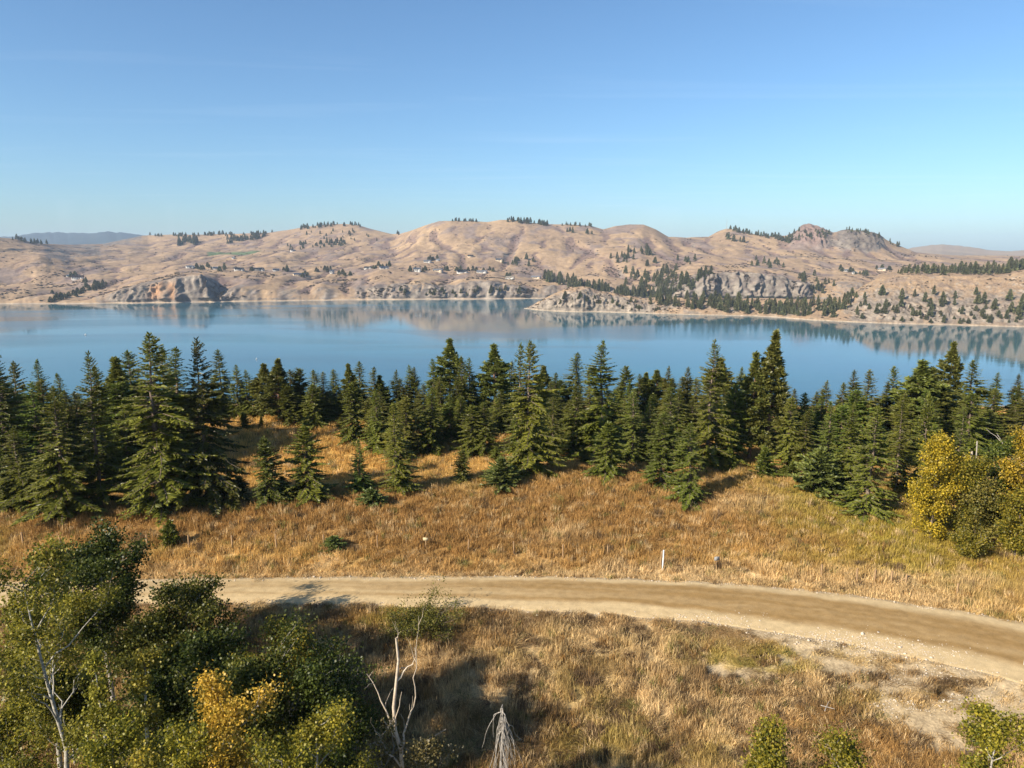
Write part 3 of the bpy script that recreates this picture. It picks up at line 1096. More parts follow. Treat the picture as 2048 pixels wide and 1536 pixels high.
FIRS = [conifer_meshes('fir', 11, M_FIR, M_BARK, H=18, R=3.9, droop=.30),
        conifer_meshes('fir', 12, M_FIR, M_BARK, H=18, R=3.3, droop=.36),
        conifer_meshes('fir', 13, M_FIR, M_BARK, H=18, R=3.6, droop=.24, bare=.09),
        conifer_meshes('fir', 14, M_FIRDARK, M_BARK, H=18, R=3.7, droop=.40, bare=.05),
        conifer_meshes('fir', 15, M_FIR, M_BARK, H=18, R=2.9, droop=.30, lean=.01),
        conifer_meshes('fir', 16, M_FIRGREEN, M_BARK, H=18, R=3.8, droop=.20, pexp=.42, gap=.12),
        conifer_meshes('fir', 17, M_FIRGREEN, M_BARK, H=18, R=3.0, droop=.15, pexp=.75, gap=.04),
        conifer_meshes('fir', 18, M_FIR, M_BARK, H=18, R=3.5, droop=.42, pexp=.5, gap=.22, bare=.16),
        conifer_meshes('fir', 19, M_FIRGREEN, M_BARK, H=18, R=3.6, droop=.28, pexp=.62, gap=.15, lean=.02)]
SMALLFIRS = [conifer_meshes('small_fir', 21, M_FIR, M_BARK, H=8, R=2.0, step=.26, spr=.11, bare=.02, droop=.22),
             conifer_meshes('small_fir', 22, M_FIR, M_BARK, H=8, R=2.3, step=.27, spr=.11, bare=.02, droop=.28),
             conifer_meshes('small_fir', 23, M_FIRDARK, M_BARK, H=8, R=1.8, step=.26, spr=.11, bare=.02, droop=.18)]
PINES = [conifer_meshes('pine', 31, M_PINE, M_PINEBARK, H=18, R=3.1, style='pine', step=.38, spr=.12, bare=.16, droop=.12),
         conifer_meshes('pine', 32, M_PINE, M_PINEBARK, H=18, R=2.7, style='pine', step=.36, spr=.12, bare=.20, droop=.10)]
YOUNGS = [conifer_meshes('young_fir', 41, M_YOUNG, M_BARK, H=4, R=1.45, style='young', step=.20, spr=.10, bare=.02),
          conifer_meshes('young_fir', 42, M_YOUNG, M_BARK, H=4, R=1.2, style='young', step=.20, spr=.10, bare=.02)]
JUNIPERS = [conifer_meshes('juniper', 51, M_JUNIPER, M_BARK, H=3, R=1.7, style='young', step=.15, spr=.09, bare=.0)]


def put_tree(src, x, y, z, h, width=None, label=None, cat='conifer', group=None, name='fir_tree', rz=None, tilt=None):
    """one tree: an empty at its foot with trunk and crown under it"""
    e = bpy.data.objects.new(name, None)
    COL.objects.link(e)
    e.empty_display_size = .3
    sz = h / src['H']
    sx = sz if width is None else width / (2 * src['R'])
    e.location = (x, y, z - .06)
    tilt = random.gauss(0, .012) if tilt is None else tilt
    e.rotation_euler = (tilt, random.gauss(0, .012) if tilt else 0.0, random.uniform(0, 6.28) if rz is None else rz)
    e.scale = (sx, sx, sz)
    link('trunk', src['trunk'], e)
    link('crown', src['crown'], e)
    tag(e, label, cat, group)
    return e


def tree_by_sight(src, px, base, top, wpx=None, Y=None, **kw):
    """foot at the ground point seen at (px, base); height so that the tip is seen at row top"""
    if Y is None:
        x, y, z = ground_hit(px, base)
    else:
        x = ray(px, base)[0] * Y
        y = Y
        z = float(zg(x, y))
    # foot and tip share one plan position
    h = CAMZ + ray(px, top)[1] * y - z
    x = ray(px, top)[0] * y * .5 + x * .5
    w = None if wpx is None else wpx / F * math.hypot(y, CAMZ - z)
    return put_tree(src, x, y, float(zg(x, y)), max(h, .6), w, **kw)


# ------------------------------------------------------------------ meadow conifers that stand out singly
F0, F1, F2, F3, F4, F5, F6, F7, F8 = FIRS
S0, S1, S2 = SMALLFIRS
SINGLES = [
    (F0, 306, 1022, 660, 200, 'giant broad fir, tallest of the left clump, feathery boughs to the ground', 'fir_tree'),
    (F3, 402, 1008, 671, 150, 'tall dark fir with bare lower trunk, right beside the giant broad fir', 'fir_tree'),
    (F1, 118, 1034, 768, 150, 'mid-sized fir at the meadow edge left of the giant fir, bright low skirt', 'fir_tree'),
    (F2, 182, 1018, 697, 125, 'tall slim fir rising behind the bright-skirted fir on the left', 'fir_tree'),
    (F3, 8, 1010, 686, 150, 'tall dark fir cut by the left edge of the picture', 'fir_tree'),
    (F1, 40, 1022, 850, 110, 'low spreading fir at the far left meadow edge', 'fir_tree'),
    (S2, 531, 1010, 868, 66, 'slim dark pointed fir standing in the meadow right of the left clump', 'fir_tree'),
    (S1, 614, 1002, 846, 88, 'open-branched fir in the meadow, right of the slim dark pointed one', 'fir_tree'),
    (S0, 565, 1004, 950, 46, 'short bushy fir between the two pointed meadow firs', 'fir_tree'),
    (S2, 478, 1004, 950, 44, 'small dark fir at the right foot of the left clump', 'fir_tree'),
    (S0, 464, 1024, 968, 28, 'knee-high green fir nearest the meadow beside the left clump', 'fir_tree'),
    (F6, 722, 986, 878, 66, 'yellowish young fir at the left of the central meadow clump', 'fir_tree'),
    (F4, 793, 984, 802, 86, 'drooping fir, tallest of the clump in mid meadow', 'fir_tree'),
    (S2, 926, 963, 900, 42, 'small dark cone-shaped fir alone on the golden grass', 'fir_tree'),
    (S1, 942, 910, 806, 62, 'leafy fir on the rise behind the small cone-shaped fir', 'fir_tree'),
    (F0, 1055, 952, 678, 128, 'twin-topped giant fir standing foremost in the centre', 'fir_tree'),
    (F2, 1209, 915, 676, 140, 'tall open-crowned fir with tiered boughs right of the twin-topped giant', 'fir_tree'),
    (S1, 1214, 955, 838, 74, 'dense smaller fir before the tiered open-crowned fir', 'fir_tree'),
    (F5, 1324, 976, 824, 86, 'bright fir at the meadow edge, left one of a pair right of centre', 'fir_tree'),
    (F8, 1384, 1004, 842, 92, 'bright fir casting a long shadow, right one of a pair right of centre', 'fir_tree'),
    (F2, 1414, 935, 674, 118, 'tall fir with a spire top behind the bright pair', 'fir_tree'),
    (F8, 1738, 1036, 806, 128, 'broad bushy fir beside the yellow trees on the right', 'fir_tree'),
    (F6, 1922, 985, 812, 76, 'fresh green pointed fir rising behind the yellow birches', 'fir_tree'),
]
for src, px, base, top, wpx, lab, nm in SINGLES:
    if src in SMALLFIRS:
        wpx *= 1.22
    tree_by_sight(src, px, base, top, wpx, label=lab, name=nm, group='single firs along the meadow', tilt=0.0)
# the second leader of the twin-topped fir belongs to a trunk of its own
tree_by_sight(F4, 1040, 948, 682, 70, label='slim fir grown into the left side of the twin-topped giant', name='fir_tree', group='single firs along the meadow')
tree_by_sight(PINES[0], 1541, 926, 656, 104, label='tallest pine, with bushy top and reddish trunk right of centre', name='pine_tree', cat='conifer')
tree_by_sight(PINES[1], 1506, 922, 698, 76, label='second tall pine, at the left shoulder of the tallest pine', name='pine_tree', cat='conifer')
tree_by_sight(PINES[0], 898, 900, 673, 84, Y=118, label='tall round-topped pine breaking the skyline left of the twin-topped fir', name='pine_tree', cat='conifer')
tree_by_sight(PINES[1], 990, 900, 684, 74, Y=116, label='tall narrow pine between the round-topped pine and twin-topped fir', name='pine_tree', cat='conifer')
YO = [(YOUNGS[0], 800, 986, 920, 52, 'bright green young fir at the foot of the mid-meadow clump'),
      (YOUNGS[0], 1527, 956, 886, 58, 'bright green round young fir before the tallest pine'),
      (YOUNGS[1], 1460, 942, 886, 34, 'small pale green fir left of the round young fir'),
      (YOUNGS[1], 1428, 940, 898, 26, 'smallest pale green fir at the shaded forest edge'),
      (YOUNGS[1], 868, 998, 985, 9, 'tiny green seedling fir alone on brown grass'),
      (YOUNGS[1], 698, 994, 976, 15, 'tiny seedling fir at the left foot of the mid-meadow clump')]
for src, px, base, top, wpx, lab in YO:
    tree_by_sight(src, px, base, top, wpx, label=lab, name='young_fir', group='young firs on the meadow')
JU = [(1003, 978, 908, 66, 'round green juniper bush left of the twin-topped fir'),
      (742, 1012, 972, 52, 'low dark juniper bush before the mid-meadow clump'),
      (665, 1099, 1068, 42, 'low green juniper mound beside the fence posts'),
      (1640, 988, 886, 86, 'big grey-green rounded juniper left of the broad bushy fir')]
for px, base, top, wpx, lab in JU:
    tree_by_sight(JUNIPERS[0], px, base, top, wpx * 1.2, label=lab, cat='bush', name='juniper_bush', group='junipers on the meadow')
tree_by_sight(conifer_meshes('pine_sapling', 61, M_YOUNG, M_PINEBARK, H=3.2, R=1.1, style='pine', step=.34, spr=.13, bare=.10, droop=.05, gap=.15), 340, 1094, 1036, 34,
              label='open pine sapling standing alone among the left fence posts', name='pine_sapling', cat='conifer')

# ------------------------------------------------------------------ the tree belt between meadow and lake
SKYTOPS = [(30, 720), (80, 716), (121, 744), (198, 729), (239, 710), (258, 698), (328, 691), (350, 691), (441, 696), (470, 727), (492, 737), (530, 724), (554, 714), (579, 737), (600, 734), (627, 737), (648, 742), (668, 737), (698, 724), (718, 720),
           (747, 732), (763, 748), (794, 737), (817, 727), (833, 731), (864, 715), (922, 710), (944, 713), (1021, 719), (1085, 728), (1108, 743), (1151, 703), (1180, 740), (1252, 729), (1275, 746), (1289, 743), (1313, 737), (1342, 729), (1374, 732), (1440, 712),
           (1480, 731), (1565, 750), (1632, 782), (1656, 758), (1685, 763), (1705, 737), (1741, 737), (1784, 729), (1840, 715), (1862, 730), (1897, 679), (1941, 717), (1996, 742), (2035, 746), (2075, 730), (-30, 705), (1590, 775), (1612, 790)]
LAND = [(-200, 'the left picture edge'), (306, 'the giant broad fir'), (402, 'the dark bare-trunked fir'), (793, 'the drooping mid-meadow fir'), (898, 'the round-topped pine'), (990, 'the narrow pine'), (1055, 'the twin-topped giant'), (1209, 'the tiered open-crowned fir'),
        (1414, 'the spire-topped fir'), (1541, 'the tallest pine'), (1738, 'the broad bushy fir'), (3000, 'the right picture edge')]
ORDN = ['first', 'second', 'third', 'fourth', 'fifth', 'sixth', 'seventh', 'eighth', 'ninth', 'tenth', 'eleventh', 'twelfth', 'thirteenth', 'fourteenth', 'fifteenth', 'sixteenth', 'seventeenth', 'eighteenth', 'nineteenth', 'twentieth']


def stretch(px):
    for k in range(len(LAND) - 1):
        if LAND[k][0] <= px < LAND[k + 1][0]:
            return k
    return 0


count = {}
for i, (px, top) in enumerate(sorted(SKYTOPS)):
    Y = random.uniform(112, 124)
    if px < 460:
        Y = random.uniform(92, 112) if px < 360 else random.uniform(116, 121)
    if px > 1600:
        Y = random.uniform(100, 118)
    src = random.choice(FIRS + [F1, F4]) if random.random() < .8 else random.choice(PINES)
    h = CAMZ + ray(px, top)[1] * Y - float(zg(ray(px, top)[0] * Y, Y))
    wpx = random.uniform(.40, .62) * h / Y * F
    k = stretch(px)
    count[k] = count.get(k, 0) + 1
    tree_by_sight(src, px, 800, top, max(wpx, 56), Y=Y, label=f'conifer of the far belt, {ORDN[count[k] - 1]} skyline tip right of {LAND[k][1]}', group='skyline conifers of the belt', name='belt_conifer')
# lower trees filling the belt
for row, (nrow, lo) in enumerate(((62, -8), (56, 18))):
    for i in range(nrow):
        px = -60 + 2180 * (i + random.random() * .9) / nrow
        top = np.interp(px, [-60, 450, 500, 1500, 1580, 1640, 1760, 2100], [770, 780, 770, 770, 790, 812, 780, 785]) + random.uniform(-14, 22) + lo
        Y = random.uniform(112, 122) if row == 0 else random.uniform(100, 113)
        if px < 440:
            Y = random.uniform(88, 112) if px < 350 else random.uniform(114, 121)
        if px > 1590:
            Y = random.uniform(92, 112)
        if 440 < px < 720:
            Y = random.uniform(118, 126)
        src = random.choice(FIRS)
        h = CAMZ + ray(px, top)[1] * Y - float(zg(ray(px, top)[0] * Y, Y))
        k = stretch(px)
        tree_by_sight(src, px, 800, top, max(random.uniform(.52, .74) * h / Y * F, 64), Y=Y, label=f'lower conifer inside the belt between {LAND[k][1]} and {LAND[k + 1][1]}', group=f'low belt conifers right of {LAND[k][1]}', name='belt_conifer')

FRONT = [(860, 905, 775), (1105, 925, 790), (1150, 915, 765), (1265, 930, 775), (1300, 925, 790), (1345, 935, 770), (1470, 925, 765), (1580, 935, 790), (1100, 890, 760), (1610, 940, 820), (1660, 960, 800), (1800, 985, 790), (1850, 1000, 780), (1700, 975, 800), (760, 880, 780), (705, 880, 760), (625, 855, 765), (575, 850, 768)]
for i, (px, base, top) in enumerate(FRONT):
    k = stretch(px)
    tree_by_sight(random.choice(FIRS + SMALLFIRS), px, base, top, random.uniform(62, 88), label=f'lower conifer inside the belt between {LAND[k][1]} and {LAND[k + 1][1]}', group=f'low belt conifers right of {LAND[k][1]}', name='belt_conifer')

# low green growth along the foot of the belt
for i in range(34):
    px = 470 + 1250 * (i + random.random()) / 34
    base = np.interp(px, [470, 560, 720, 860, 1000, 1150, 1300, 1450, 1600, 1720], [862, 852, 872, 905, 925, 925, 950, 948, 958, 990]) + random.uniform(-10, 6)
    k = stretch(px)
    hh = random.uniform(16, 40)
    src = random.choice([YOUNGS[0], YOUNGS[1], JUNIPERS[0], SMALLFIRS[0]])
    tree_by_sight(src, px, base, base - hh, hh * random.uniform(.7, 1.2), label=f'green bush at belt foot between {LAND[k][1]} and {LAND[k + 1][1]}', cat='bush', group=f'foot bushes right of {LAND[k][1]}', name='foot_bush')

# ------------------------------------------------------------------ broadleaf trees
def broadleaf(seed, H=12., R=3., hb=.25, nlimb=18, nleaf=9000, leaf=.12, narrow=False, twigs=4, lean=(0, 0), clump=.42, top_bias=0., leaves=True, trunk_r=.013, up=.75):
    r = np.random.default_rng(seed)
    n = 10
    tz = np.linspace(0, H * .93, n)
    bend = np.cumsum(r.normal(0, H * .006, (n, 2)), 0)
    tp = np.column_stack([bend[:, 0] + lean[0] * (tz / H) ** 1.3 * H, bend[:, 1] + lean[1] * (tz / H) ** 1.3 * H, tz])
    lines = [(tp, np.interp(tz / H, [0, .1, .93], [H * trunk_r * 1.25, H * trunk_r, .02]))]
    tips = []
    for i in range(nlimb):
        t = hb + (1 - hb) * .93 * ((i + r.random()) / nlimb)
        o = np.array([np.interp(t * H, tz, tp[:, k]) for k in range(3)])
        az = i * 2.4 + r.normal(0, .4)
        u = (t - hb) / (1 - hb)
        prof = (math.sin(math.pi * min(1, .18 + .80 * u)) ** .7) if not narrow else (.75 * (1 - u) ** .6 + .25)
        bl = R * prof * r.uniform(.45, 1.35)
        el = r.uniform(up - .35, up + .35)
        s = np.linspace(0, 1, 6)
        pts = o + np.column_stack([bl * s * math.cos(el) * math.cos(az), bl * s * math.cos(el) * math.sin(az), bl * (math.sin(el) * s + .12 * s * s)])
        pts[1:-1] += r.normal(0, bl * .03, (4, 3))
        lines.append((pts, np.linspace(.010 + .010 * bl, .008, 6)))
        for k in range(twigs):
            q = r.uniform(.35, 1)
            o2 = np.array([np.interp(q, s, pts[:, c]) for c in range(3)])
            d = unit(np.array((math.cos(az + r.normal(0, .9)), math.sin(az + r.normal(0, .9)), r.uniform(.2, 1.3))))
            l2 = bl * r.uniform(.25, .5) + .2
            p2 = o2 + d[None] * np.linspace(0, 1, 4)[:, None] * l2 + r.normal(0, .03, (4, 3))
            lines.append((p2, np.linspace(.012, .005, 4)))
            for m in np.linspace(.3, 1, 4):
                tips.append(o2 + d * l2 * m)
        tips += [pts[3], pts[4], pts[5]]
    tips.append(tp[-1])
    tips.append(tp[-1] + np.array((0, 0, .35)))
    if not leaves:
        return lines, None, None, None
    tips = np.array(tips)
    w = r.random(len(tips)) ** 2.2 + .06
    idx = r.choice(len(tips), nleaf, p=w / w.sum())
    P = tips[idx] + r.normal(0, clump * .72, (nleaf, 3)) * np.array((1, 1, .85))
    D = unit(r.normal(0, 1, (nleaf, 3)) + np.array((0, 0, -.35)))
    Nn = unit(r.normal(0, 1, (nleaf, 3)) + np.array((0, 0, .8)))
    L = leaf * r.uniform(.7, 1.3, nleaf)
    v, f = kites(P, D, Nn, L, L * .78)
    tb = r.random(len(tips)) * .35
    tint = np.clip(r.normal(.32, .20, nleaf) + tb[idx] - .17 + top_bias * (P[:, 2] / H - .72), 0, 1)
    return lines, v, f, tint


def broad_tree(name, label, cat, pos, seed, mat_leaf, mat_bark, group=None, rz=0, sides=6, crown='crown', **kw):
    kw['nleaf'] = int(kw.get('nleaf', 9000) * 1.7)
    kw['leaf'] = kw.get('leaf', .12) * 1.15
    lines, v, f, tint = broadleaf(seed, **kw)
    tv, tf = tubes(lines, sides)
    e = bpy.data.objects.new(name, None)
    COL.objects.link(e)
    e.location = (pos[0], pos[1], pos[2] - .05)
    e.rotation_euler = (0, 0, rz)
    link('trunk', new_mesh(name + '_trunk', tv, tf, True), e, mat=mat_bark)
    if v is not None:
        cm = new_mesh(name + '_crown', v, f)
        set_float(cm, 'tint', tint, 'FACE')
        link(crown, cm, e, mat=mat_leaf)
    tag(e, label, cat, group)
    return e


M_WHITE = simple_material('aspen_bark', (.17, .15, .12), (.46, .43, .37), 3.0, .8, .15, (1, 1, 2.2))
M_GREY = simple_material('dead_wood', (.20, .175, .15), (.42, .38, .33), 6.0, .9, .2, (1, 1, .3))
M_SNAG = simple_material('snag_wood', (.30, .24, .18), (.60, .50, .38), 3.5, .85, .2, (1, 1, 1.5))
M_DKGREEN = leaf_material('cottonwood_leaves', (.018, .032, .006), (.125, .145, .022), .28, spread=.1, gloss=.018)
M_ASPEN = leaf_material('aspen_leaves', (.075, .080, .012), (.46, .385, .05), .42, spread=.1, gloss=.018)
M_YELLOWGREEN = leaf_material('yellowing_leaves', (.070, .085, .011), (.50, .40, .045), .42, spread=.1, gloss=.018)
M_ORANGE = leaf_material('orange_leaves', (.085, .092, .014), (.64, .36, .05), .35, spread=.06, gloss=.018)
M_GOLDLEAF = leaf_material('golden_birch_leaves', (.14, .12, .014), (.72, .47, .040), .35, spread=.12, gloss=.018)
M_MIDGREEN = leaf_material('mixed_aspen_leaves', (.028, .044, .008), (.22, .21, .032), .35, spread=.1, gloss=.018)
M_BUSHGOLD = leaf_material('rose_leaves', (.05, .06, .012), (.30, .25, .05), .3, spread=.1, gloss=.015)
M_BUSH = leaf_material('bush_leaves', (.024, .044, .009), (.21, .22, .036), .3, spread=.12, gloss=.018)
M_DULL = leaf_material('fading_leaves', (.06, .055, .02), (.25, .20, .07), .3, spread=.12, gloss=.018)


def at_depth(px, top, Y):
    x = ray(px, top)[0] * Y
    z = float(zg(x, Y))
    return (x, Y, z), CAMZ + ray(px, top)[1] * Y - z


NEAR = [
    # px, top row, distance, radius, material, bark, label, name, extra
    (195, 1106, 47, 4.3, M_DKGREEN, M_GREY, 'dark green cottonwood with domed crown, rearmost of the lower-left thicket', 'cottonwood_tree', dict(nleaf=15000, leaf=.17, clump=.55, nlimb=26, twigs=5)),
    (385, 1195, 44, 3.0, M_MIDGREEN, M_WHITE, 'dark aspen with pale trunk, its crown against the road', 'aspen_tree', dict(nleaf=11000, leaf=.15, clump=.5, nlimb=22)),
    (20, 1128, 33, 3.3, M_ASPEN, M_WHITE, 'leaning white-trunked aspen with thin yellowing crown at the left edge', 'aspen_tree', dict(nleaf=7500, leaf=.13, lean=(-.10, .02), nlimb=22, trunk_r=.0095)),
    (85, 1225, 40, 3.4, M_YELLOWGREEN, M_WHITE, 'yellow-green aspen between the leaning aspen and the domed cottonwood', 'aspen_tree', dict(nleaf=9000, leaf=.13)),
    (300, 1245, 42, 3.0, M_MIDGREEN, M_WHITE, 'mid-green aspen between the domed cottonwood and the dark roadside aspen', 'aspen_tree', dict(nleaf=9000, leaf=.14, clump=.5, nlimb=22)),
    (182, 1302, 31, 1.0, M_ASPEN, M_WHITE, 'narrow young aspen spire, left one of two in the thicket', 'aspen_tree', dict(nleaf=5200, leaf=.12, narrow=True, clump=.28, up=1.0, hb=.12)),
    (276, 1276, 32, 1.05, M_ASPEN, M_WHITE, 'narrow young aspen spire, right one of two in the thicket', 'aspen_tree', dict(nleaf=5200, leaf=.12, narrow=True, clump=.28, up=1.0, hb=.12)),
    (330, 1340, 39, 3.0, M_DKGREEN, M_WHITE, 'shaded dark aspen in the middle of the lower-left thicket', 'aspen_tree', dict(nleaf=9000, leaf=.15, clump=.5)),
    (130, 1370, 41, 3.0, M_BUSH, M_WHITE, 'deep green aspen filling the shade under the leaning aspen', 'aspen_tree', dict(nleaf=8000, leaf=.14, clump=.5)),
    (580, 1276, 40, 2.7, M_YELLOWGREEN, M_GREY, 'sunlit green willow bush at the right edge of the thicket', 'willow_bush', dict(nleaf=10000, leaf=.14, clump=.5, hb=.08)),
    (500, 1330, 36, 3.4, M_MIDGREEN, M_GREY, 'dark shaded willow behind the orange-topped aspen', 'willow_bush', dict(nleaf=13000, leaf=.14, clump=.6, hb=.1, nlimb=26)),
    (655, 1340, 37, 3.0, M_DKGREEN, M_GREY, 'dark low willow at the shadowed end of the thicket', 'willow_bush', dict(nleaf=12000, leaf=.13, clump=.6, hb=.05, nlimb=26)),
    (430, 1300, 40, 2.8, M_DKGREEN, M_GREY, 'dark green willow in the thicket just below the road at left', 'willow_bush', dict(nleaf=11000, leaf=.14, clump=.6, hb=.05, nlimb=26)),
    (455, 1384, 27, 2.7, M_ORANGE, M_WHITE, 'orange-topped aspen nearest the camera in the thicket', 'aspen_tree', dict(nleaf=12000, leaf=.105, clump=.36, top_bias=1.15, nlimb=28)),
    (370, 1450, 25, 1.7, M_YELLOWGREEN, M_WHITE, 'gold-green aspen at the left shoulder of the orange-topped one', 'aspen_tree', dict(nleaf=7000, leaf=.10, clump=.34, top_bias=.5)),
    (638, 1395, 28, 2.0, M_YELLOWGREEN, M_WHITE, 'green-gold aspen right of the orange-topped one, with a lone leafy leader', 'aspen_tree', dict(nleaf=8500, leaf=.10, clump=.34, top_bias=.5, nlimb=22)),
    (235, 1440, 26, 1.9, M_YELLOWGREEN, M_WHITE, 'yellow-green aspen at the bottom left below the two spires', 'aspen_tree', dict(nleaf=9500, leaf=.10, clump=.36, nlimb=22)),
    (-10, 1440, 36, 2.6, M_YELLOWGREEN, M_WHITE, 'yellow-green aspen cut by the bottom left corner', 'aspen_tree', dict(nleaf=7000, leaf=.12, clump=.4)),
    (545, 1462, 25, 1.3, M_YELLOWGREEN, M_WHITE, 'gold-green aspen low between the orange-topped and green-gold ones', 'aspen_tree', dict(nleaf=5500, leaf=.10, clump=.32, top_bias=.6)),
    (300, 1488, 23, 1.2, M_YELLOWGREEN, M_WHITE, 'yellowish aspen tip at the bottom edge left of the orange-topped one', 'aspen_tree', dict(nleaf=5000, leaf=.10, clump=.30, top_bias=.6)),
    (840, 1470, 29, 1.5, M_DULL, M_GREY, 'olive shrub growing round the foot of the pale snag', 'shrub', dict(nleaf=3800, leaf=.10, clump=.3, hb=.2)),
    (760, 1440, 30, 1.4, M_DULL, M_GREY, 'half-bare grey shrub left of the pale snag', 'shrub', dict(nleaf=1800, leaf=.09, clump=.28, hb=.2, up=1.1, nlimb=22)),
    (1560, 1455, 25, 1.35, M_YELLOWGREEN, M_GREY, 'round leafy aspen top at the bottom edge right of centre', 'aspen_tree', dict(nleaf=6500, leaf=.10, clump=.3, hb=.4)),
    (1672, 1466, 25.5, 1.15, M_YELLOWGREEN, M_GREY, 'smaller gold-green aspen top right beside the round bottom-edge one', 'aspen_tree', dict(nleaf=5000, leaf=.10, clump=.3, hb=.4)),
    (1995, 1436, 26, 1.7, M_YELLOWGREEN, M_GREY, 'bright yellow-green aspen top in the bottom right corner', 'aspen_tree', dict(nleaf=8000, leaf=.10, clump=.32, hb=.4, top_bias=.4)),
]
for i, (px, top, Y, R, ml, mb, lab, nm, kw) in enumerate(NEAR):
    pos, h = at_depth(px, top, Y)
    kw = dict(kw)
    ln = kw.get('lean', (0, 0))
    pos = (pos[0] - ln[0] * h, pos[1], pos[2])
    broad_tree(nm, lab, 'shrub' if nm in ('shrub', 'willow_bush') else 'tree', pos, 300 + i, ml, mb, 'thicket in the foreground', H=max(h, 2), R=R, **kw)

# golden trees at the right edge of the meadow
GOLD = [(1858, 1082, 868, 46, M_GOLDLEAF, 'tall golden birch, leftmost of the yellow trees', dict(nleaf=11000)),
        (1925, 1080, 918, 40, M_YELLOWGREEN, 'yellow-green birch with fallen pole at its foot, second of the yellow trees', dict(nleaf=7500)),
        (1950, 1092, 970, 38, M_BUSHGOLD, 'olive-gold willow between the golden birches', dict(nleaf=6500)),
        (2035, 1085, 842, 44, M_GOLDLEAF, 'golden birch at the right edge of the picture', dict(nleaf=9000)),
        (1990, 1060, 888, 40, M_BUSH, 'green-leaved birch behind the leaning bare trunks', dict(nleaf=7000)),
        (2030, 1120, 985, 40, M_YELLOWGREEN, 'yellow-green willow low at the right edge', dict(nleaf=6000))]
for i, (px, base, top, rp, ml, lab, kw) in enumerate(GOLD):
    x, y, z = ground_hit(px, base)
    h = CAMZ + ray(px, top)[1] * y - z
    broad_tree('birch_tree' if 'birch' in lab else 'willow_bush', lab, 'tree' if 'birch' in lab else 'shrub', (x, y, z), 400 + i, ml, M_BARK, 'yellow trees at the right of the meadow', H=h, R=rp / F * y * 1.02, leaf=.17, clump=.46, hb=.02, nlimb=30, **kw)
x, y, z = ground_hit(1932, 1120)
broad_tree('round_bush', 'low round yellow-green bush before the yellow trees', 'shrub', (x, y, z), 440, M_YELLOWGREEN, M_GREY, H=2.0, R=1.7, leaf=.12, clump=.25, hb=.02, nleaf=5000, nlimb=26, up=.55)
x, y, z = ground_hit(840, 1262)
broad_tree('rose_bush', 'sprawling green rose bush on the bank below the road', 'shrub', (x, y, z), 441, M_BUSHGOLD, M_BARK, H=.8, R=3.0, leaf=.11, clump=.35, hb=.02, nleaf=5200, nlimb=30, up=.25)
# ------------------------------------------------------------------ dead wood
def wood(name, label, cat, lines, mat, pos=(0, 0, 0), parts=None, group=None, sides=7):
    e = bpy.data.objects.new(name, None)
    COL.objects.link(e)
    e.location = pos
    tv, tf = tubes(lines[:1], sides)
    link('trunk', new_mesh(name + '_trunk', tv, tf, True), e, mat=mat)
    for ln in lines[1:]:
        tv, tf = tubes([ln] if not isinstance(ln, list) else ln, 5)
        link('branch', new_mesh(name + '_branch', tv, tf, True), e, mat=mat)
    tag(e, label, cat, group)
    return e


def limb(o, d, l, r0, seed, n=7, wig=.05, r1=.012, curl=0.0):
    g = np.random.default_rng(seed)
    s = np.linspace(0, 1, n)
    p = np.asarray(o, float) + np.outer(s * l, unit(np.asarray(d, float)))
    p[:, 2] += curl * l * s * s
    p[1:] += np.cumsum(g.normal(0, wig * l / n, (n - 1, 3)), 0)
    return p, np.linspace(r0, r1, n)


pos, h = at_depth(806, 1282, 30)
tr = limb((0, 0, 0), (-.01, 0, 1), h, .17, 1, 14, .07, .05)


def on(tr, t):
    k = t * (len(tr[0]) - 1)
    return np.array([np.interp(k, range(len(tr[0])), tr[0][:, c]) for c in range(3)])


g0 = np.random.default_rng(77)
elbow = limb(on(tr, .62), (.42, 0, 1), h * .15, .06, 2, 7, .22, .035)
br = [elbow, limb(elbow[0][-1], (.03, 0, 1), h * .30, .034, 3, 10, .10, .006),
      limb(on(tr, .56), (-.6, 0, 1), h * .17, .055, 4, 8, .3, .012), limb(on(tr, .70), (-.45, .1, 1), h * .19, .05, 5, 7, .1), limb(on(tr, .86), (.5, 0, 1), h * .10, .06, 6, 6, .2, .02, -.35),
      limb(on(tr, .99), (.35, 0, 1), h * .03, .03, 7, 4, .1), limb(on(tr, .60), (.9, .2, .5), h * .16, .03, 8, 6, .15), limb(on(tr, .72), (.25, -.2, 1), h * .12, .03, 9, 6, .12), limb(on(tr, .66), (-.3, -.3, .9), h * .1, .025, 10, 6, .2)]
for kk in range(16):
    src_ = br[kk % 6]
    br.append(limb(on(src_, g0.uniform(.35, .95)), g0.normal(0, .5, 3) + np.array((0, 0, .8)), h * g0.uniform(.03, .08), .014, 600 + kk, 5, .25, .005))
wood('dead_tree', 'pale barkless snag with forked broken limbs in the foreground', 'dead tree', [tr] + br, M_SNAG, pos)

